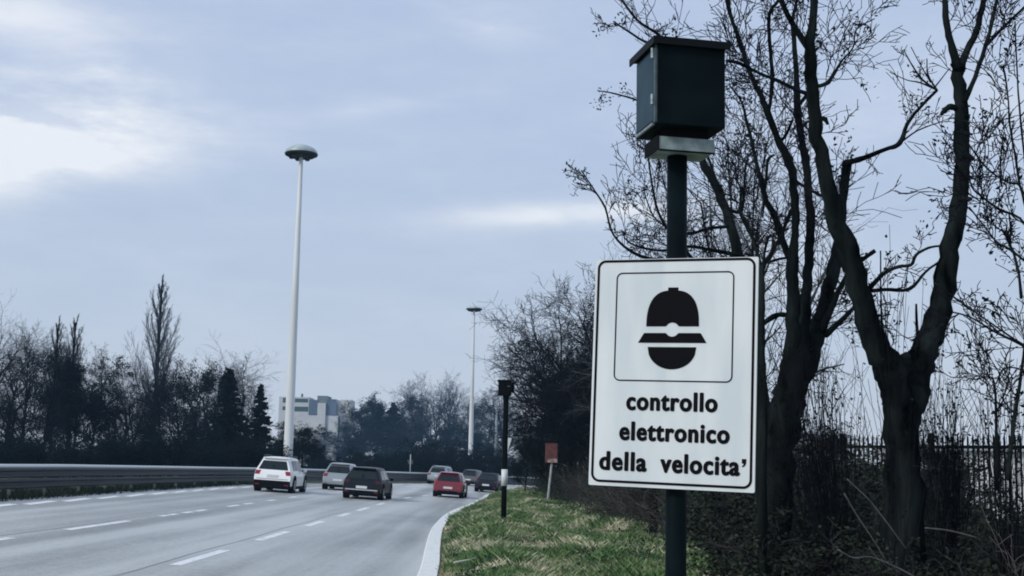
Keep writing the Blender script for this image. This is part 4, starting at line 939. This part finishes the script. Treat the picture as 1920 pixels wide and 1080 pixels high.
for i in range(30):
    y=15.5+i*2.1+rnd.uniform(-.4,.4); x=hx(y)+rnd.uniform(.9,1.9)+(i%2)*1.1; H=rnd.uniform(1.7,2.5)*(1.0 if y>20 else .8)
    plant(SH,'bush',(x,y,-.45),'dark leafless looking bush in the hedge that borders the verge grass',cat='bush',group=gH,sc_=(H/3*1.25,H/3*1.25,H/3),rz=rnd.uniform(0,6),names=('stems','twigs','foliage'),mats=(bark,twigf,leafb))
for i,(px,Y,top) in enumerate(((1440,20,850),(1500,21,835),(1560,19,845),(1610,21,840),(1660,20,850),(1735,22,865),(1780,21,905),(1480,24,800),(1600,25,810),(1850,18,965),(1910,17,960),(1545,16,930),(1750,15,980),(1640,17,925))):
    x,z=XZ(px,top,Y); H=z+.45
    plant(SH,'bush',(x,Y,-.45),'dark dense bush in the thicket around the two big tree trunks',cat='bush',group='bushes around the big tree trunks',sc_=(H/3*1.3,H/3*1.3,H/3),rz=i,names=('stems','twigs','foliage'),mats=(bark,twigf,leafb))
rnd=random.Random(21)
# pale dead canes lying across the thicket
for pts,lab in (([(1588,898,2.6),(1622,930,2.6),(1640,950,2.4),(1672,992,2.4),(1698,1028,2)],'pale straight dead cane lying across the dark thicket, upper one of two'),
                ([(1583,925,2.4),(1606,965,2.6),(1632,1004,2.4),(1662,1052,2.2)],'pale straight dead cane lying across the dark thicket, lower one of two'),
                ([(1570,1030,2.5),(1600,1046,3),(1625,1044,2.6),(1650,1050,2.8),(1690,1068,3),(1720,1085,2.4)],'pale crooked dead branch on the ground below the forked tree'),
                ([(1735,990,3),(1780,995,3),(1830,1008,3)],'thin pale twig lying low before the iron fence')):
    mb=MB(); C=limb(mb,pts,12.3,rnd,.3,6); o=mb.build('dead_branch',mat('dead_wood',(.085,.08,.08),.9,var=.3,vscale=8),smooth=True); props(o,label=lab,cat='branch')
# upright leafy shoots between the trunks
def shoots(px0,px1,n,Y,top,label,seed,lean=-.25):
    rnd=random.Random(seed); rs=np.random.RandomState(seed); x0,_=XZ((px0+px1)/2,900,Y); o=empty('shoot_shrub',(x0,Y,-.4),label=label,cat='shrub'); segs=[[],[]];tips=[];C=[]
    cfg=dict(kids=[3],steps=[9,3],jit=[.03,.12],upb=[.02,.03],start=[.4],ang=[.35],len=[.25],rad=[.6],rmin=.003)
    for k in range(n):
        px=rnd.uniform(px0,px1); x,z=XZ(px,rnd.gauss(top,45),Y); H=max(.6,z+.4); xx=(x-x0)*.06
        grow(segs,tips,(xx-lean*.2,rnd.gauss(0,.06),-.1),((x-x0)*.94/H+lean*rnd.uniform(.2,1),rnd.gauss(0,.05),1),H,.007,0,rnd,cfg)
    V,f=merge([seg_arrays(s,3) for s in segs]); link_mesh('stems',np_mesh('stems',V,f,4),twigm,o)
    S=np.array(segs[0]); S=S[S[:,2]>1.0]; n2=n*14; i=rs.randint(0,len(S),n2); C=S[i,3:6]+rs.normal(size=(n2,3))*.025; V,f=card_arrays(C,.026,rs); link_mesh('leaves',np_mesh('leaves',V,f,4),leafd,o)
    return o
shoots(1500,1640,80,16.2,720,'shrub of thin leaning shoots between the two big trunks',1)
shoots(1640,1700,12,14.4,560,'few upright shoots rising inside the fork of the big tree',2,0.05)
shoots(1735,1815,60,16,745,'leafy upright shoots right of the forked trunk',3,.0)
shoots(1840,1925,40,15,770,'thin upright shoots in front of the iron fence at the right edge',4,.05)
shoots(1425,1480,12,16.5,840,'short shoots at the foot of the many stemmed tree',5,.0)
# ================================================================== IRON FENCE
fA=PW(1560,850,30.5); fB=PW(2050,838,25.5); fz=-.5
fe=empty('iron_fence',(fA[0],fA[1],fz),label='dark iron railing fence with spiked bars behind the brambles at the right',cat='fence')
dv=np.array([fB[0]-fA[0],fB[1]-fA[1]]); Lf=np.linalg.norm(dv); dv/=Lf; fe.rotation_euler=(0,0,math.atan2(dv[1],dv[0]))
zr1=XZ(1890,838,26.8)[1]-fz; zt1=XZ(1890,812,26.8)[1]-fz
for z in (zr1,.35): b=MB(); b.box(0,Lf,-.02,.02,z-.035,z+.035); b.build('rail',black,fe)
nb=int(Lf/.122)
for i in range(nb):
    x=i*.122+.05; b=MB(); b.add([(x-.017,-.014,0),(x+.017,-.014,0),(x+.017,.014,0),(x-.017,.014,0),(x-.017,-.014,zt1-.10),(x+.017,-.014,zt1-.10),(x+.017,.014,zt1-.10),(x-.017,.014,zt1-.10),(x,0,zt1)],[(0,1,5,4),(1,2,6,5),(2,3,7,6),(3,0,4,7),(4,5,8),(5,6,8),(6,7,8),(7,4,8)]); b.build('bar',black,fe)
for i in range(0,3): x=.3+i*2.4; b=MB(); b.box(x-.05,x+.05,-.05,.05,-.3,zt1+.02); b.build('fence_post',black,fe)
# pale building behind the fence
xw0,_=XZ(1808,900,62); _,zw=XZ(1860,846,62)
pb=empty('warehouse',(xw0,62,-.5),label='low pale building seen through the iron fence at the right edge',cat='building')
b=MB(); b.box(0,30,0,14,-.2,zw+.5); b.build('wall',mat('pale_render',(.80,.82,.83),.8,var=.08,vscale=.6),pb)
b=MB(); b.box(-.3,30.3,-.3,14.3,zw+.5,zw+.72); b.build('roof',mat('roof_edge',(.45,.48,.5),.7),pb)
for k in range(4): b=MB(); b.box(3+6*k,5.4+6*k,-.03,.02,1.1,2.3); b.build('window',mat('shed_window',(.10,.13,.15),.2),pb)
# ================================================================== WHITE BUILDING FAR LEFT-CENTRE
Yb=430; s=Yb/2400
def bz(py): return XZ(590,py,Yb)[1]
xa=PW(522,780,Yb)[0]
wb=empty('office_building',(xa,Yb,0),label='white office block with blue glass panels and dark window bands behind the trees',cat='building')
def bx_(x0,x1,p0,p1,d0,d1,name,m):    # pixel extents measured on the facade -> metres
    b=MB(); b.box((x0-522)*s,(x1-522)*s,d0,d1,bz(p1),bz(p0)); return b.build(name,m,wb)
wc=mat('office_white',(.52,.545,.56),.7,var=.05,vscale=.2); wg=mat('window_band_glass',(.05,.09,.09),.25); wbl=mat('blue_glass_panel',(.09,.135,.20),.25,spec=.6,var=.15,vscale=.3)
b=MB(); b.box(0,(578-522)*s,0,12,-.3,bz(745)); b.build('wall',wc,wb)
b=MB(); b.box((578-522)*s,(634-522)*s,-1.2,11,-.3,bz(779)); b.build('wall',wc,wb)
b=MB(); b.box((636-522)*s,(656-522)*s,1,12,-.3,bz(748)); b.build('wall',wc,wb)
bx_(529,537,747,756,-.06,.1,'window',wg); bx_(546,576,748,755,-.06,.1,'window',wg); bx_(529,537,763,770,-.06,.1,'window',wg); bx_(546,577,763,772,-.06,.1,'window',wg)
bx_(579,596,750,778,-1.0,10,'blue_panel',wbl); bx_(612,630,748,778,-1.0,10,'blue_panel',wbl)
bx_(596,611,756,812,-2.0,10.2,'stair_column',wc); bx_(594,613,742,756,-.8,9,'roof_box',mat('teal_roof_box',(.14,.18,.19),.6))
bx_(643,646,752,774,.94,1.1,'orange_strip',mat('orange_panel',(.42,.30,.24),.6))
bx_(560,563,738,745,3,4,'antenna',galvd); bx_(537,541,738,745,3,4,'antenna',galvd)
# ================================================================== HAZE
hz=MB(); hz.box(-330,260,-20,560,-2.5,95)
hm_=bpy.data.materials.new('haze'); hm_.use_nodes=True; t=hm_.node_tree; t.nodes.clear()
o_=t.nodes.new('ShaderNodeOutputMaterial'); v_=t.nodes.new('ShaderNodeVolumePrincipled'); v_.inputs['Color'].default_value=(.42,.70,1.0,1); v_.inputs['Density'].default_value=.0003; v_.inputs['Anisotropy'].default_value=.2
t.links.new(v_.outputs[0],o_.inputs['Volume'])
props(hz.build('haze',hm_),kind='stuff',label='thin bluish haze in the air over the road',cat='haze')
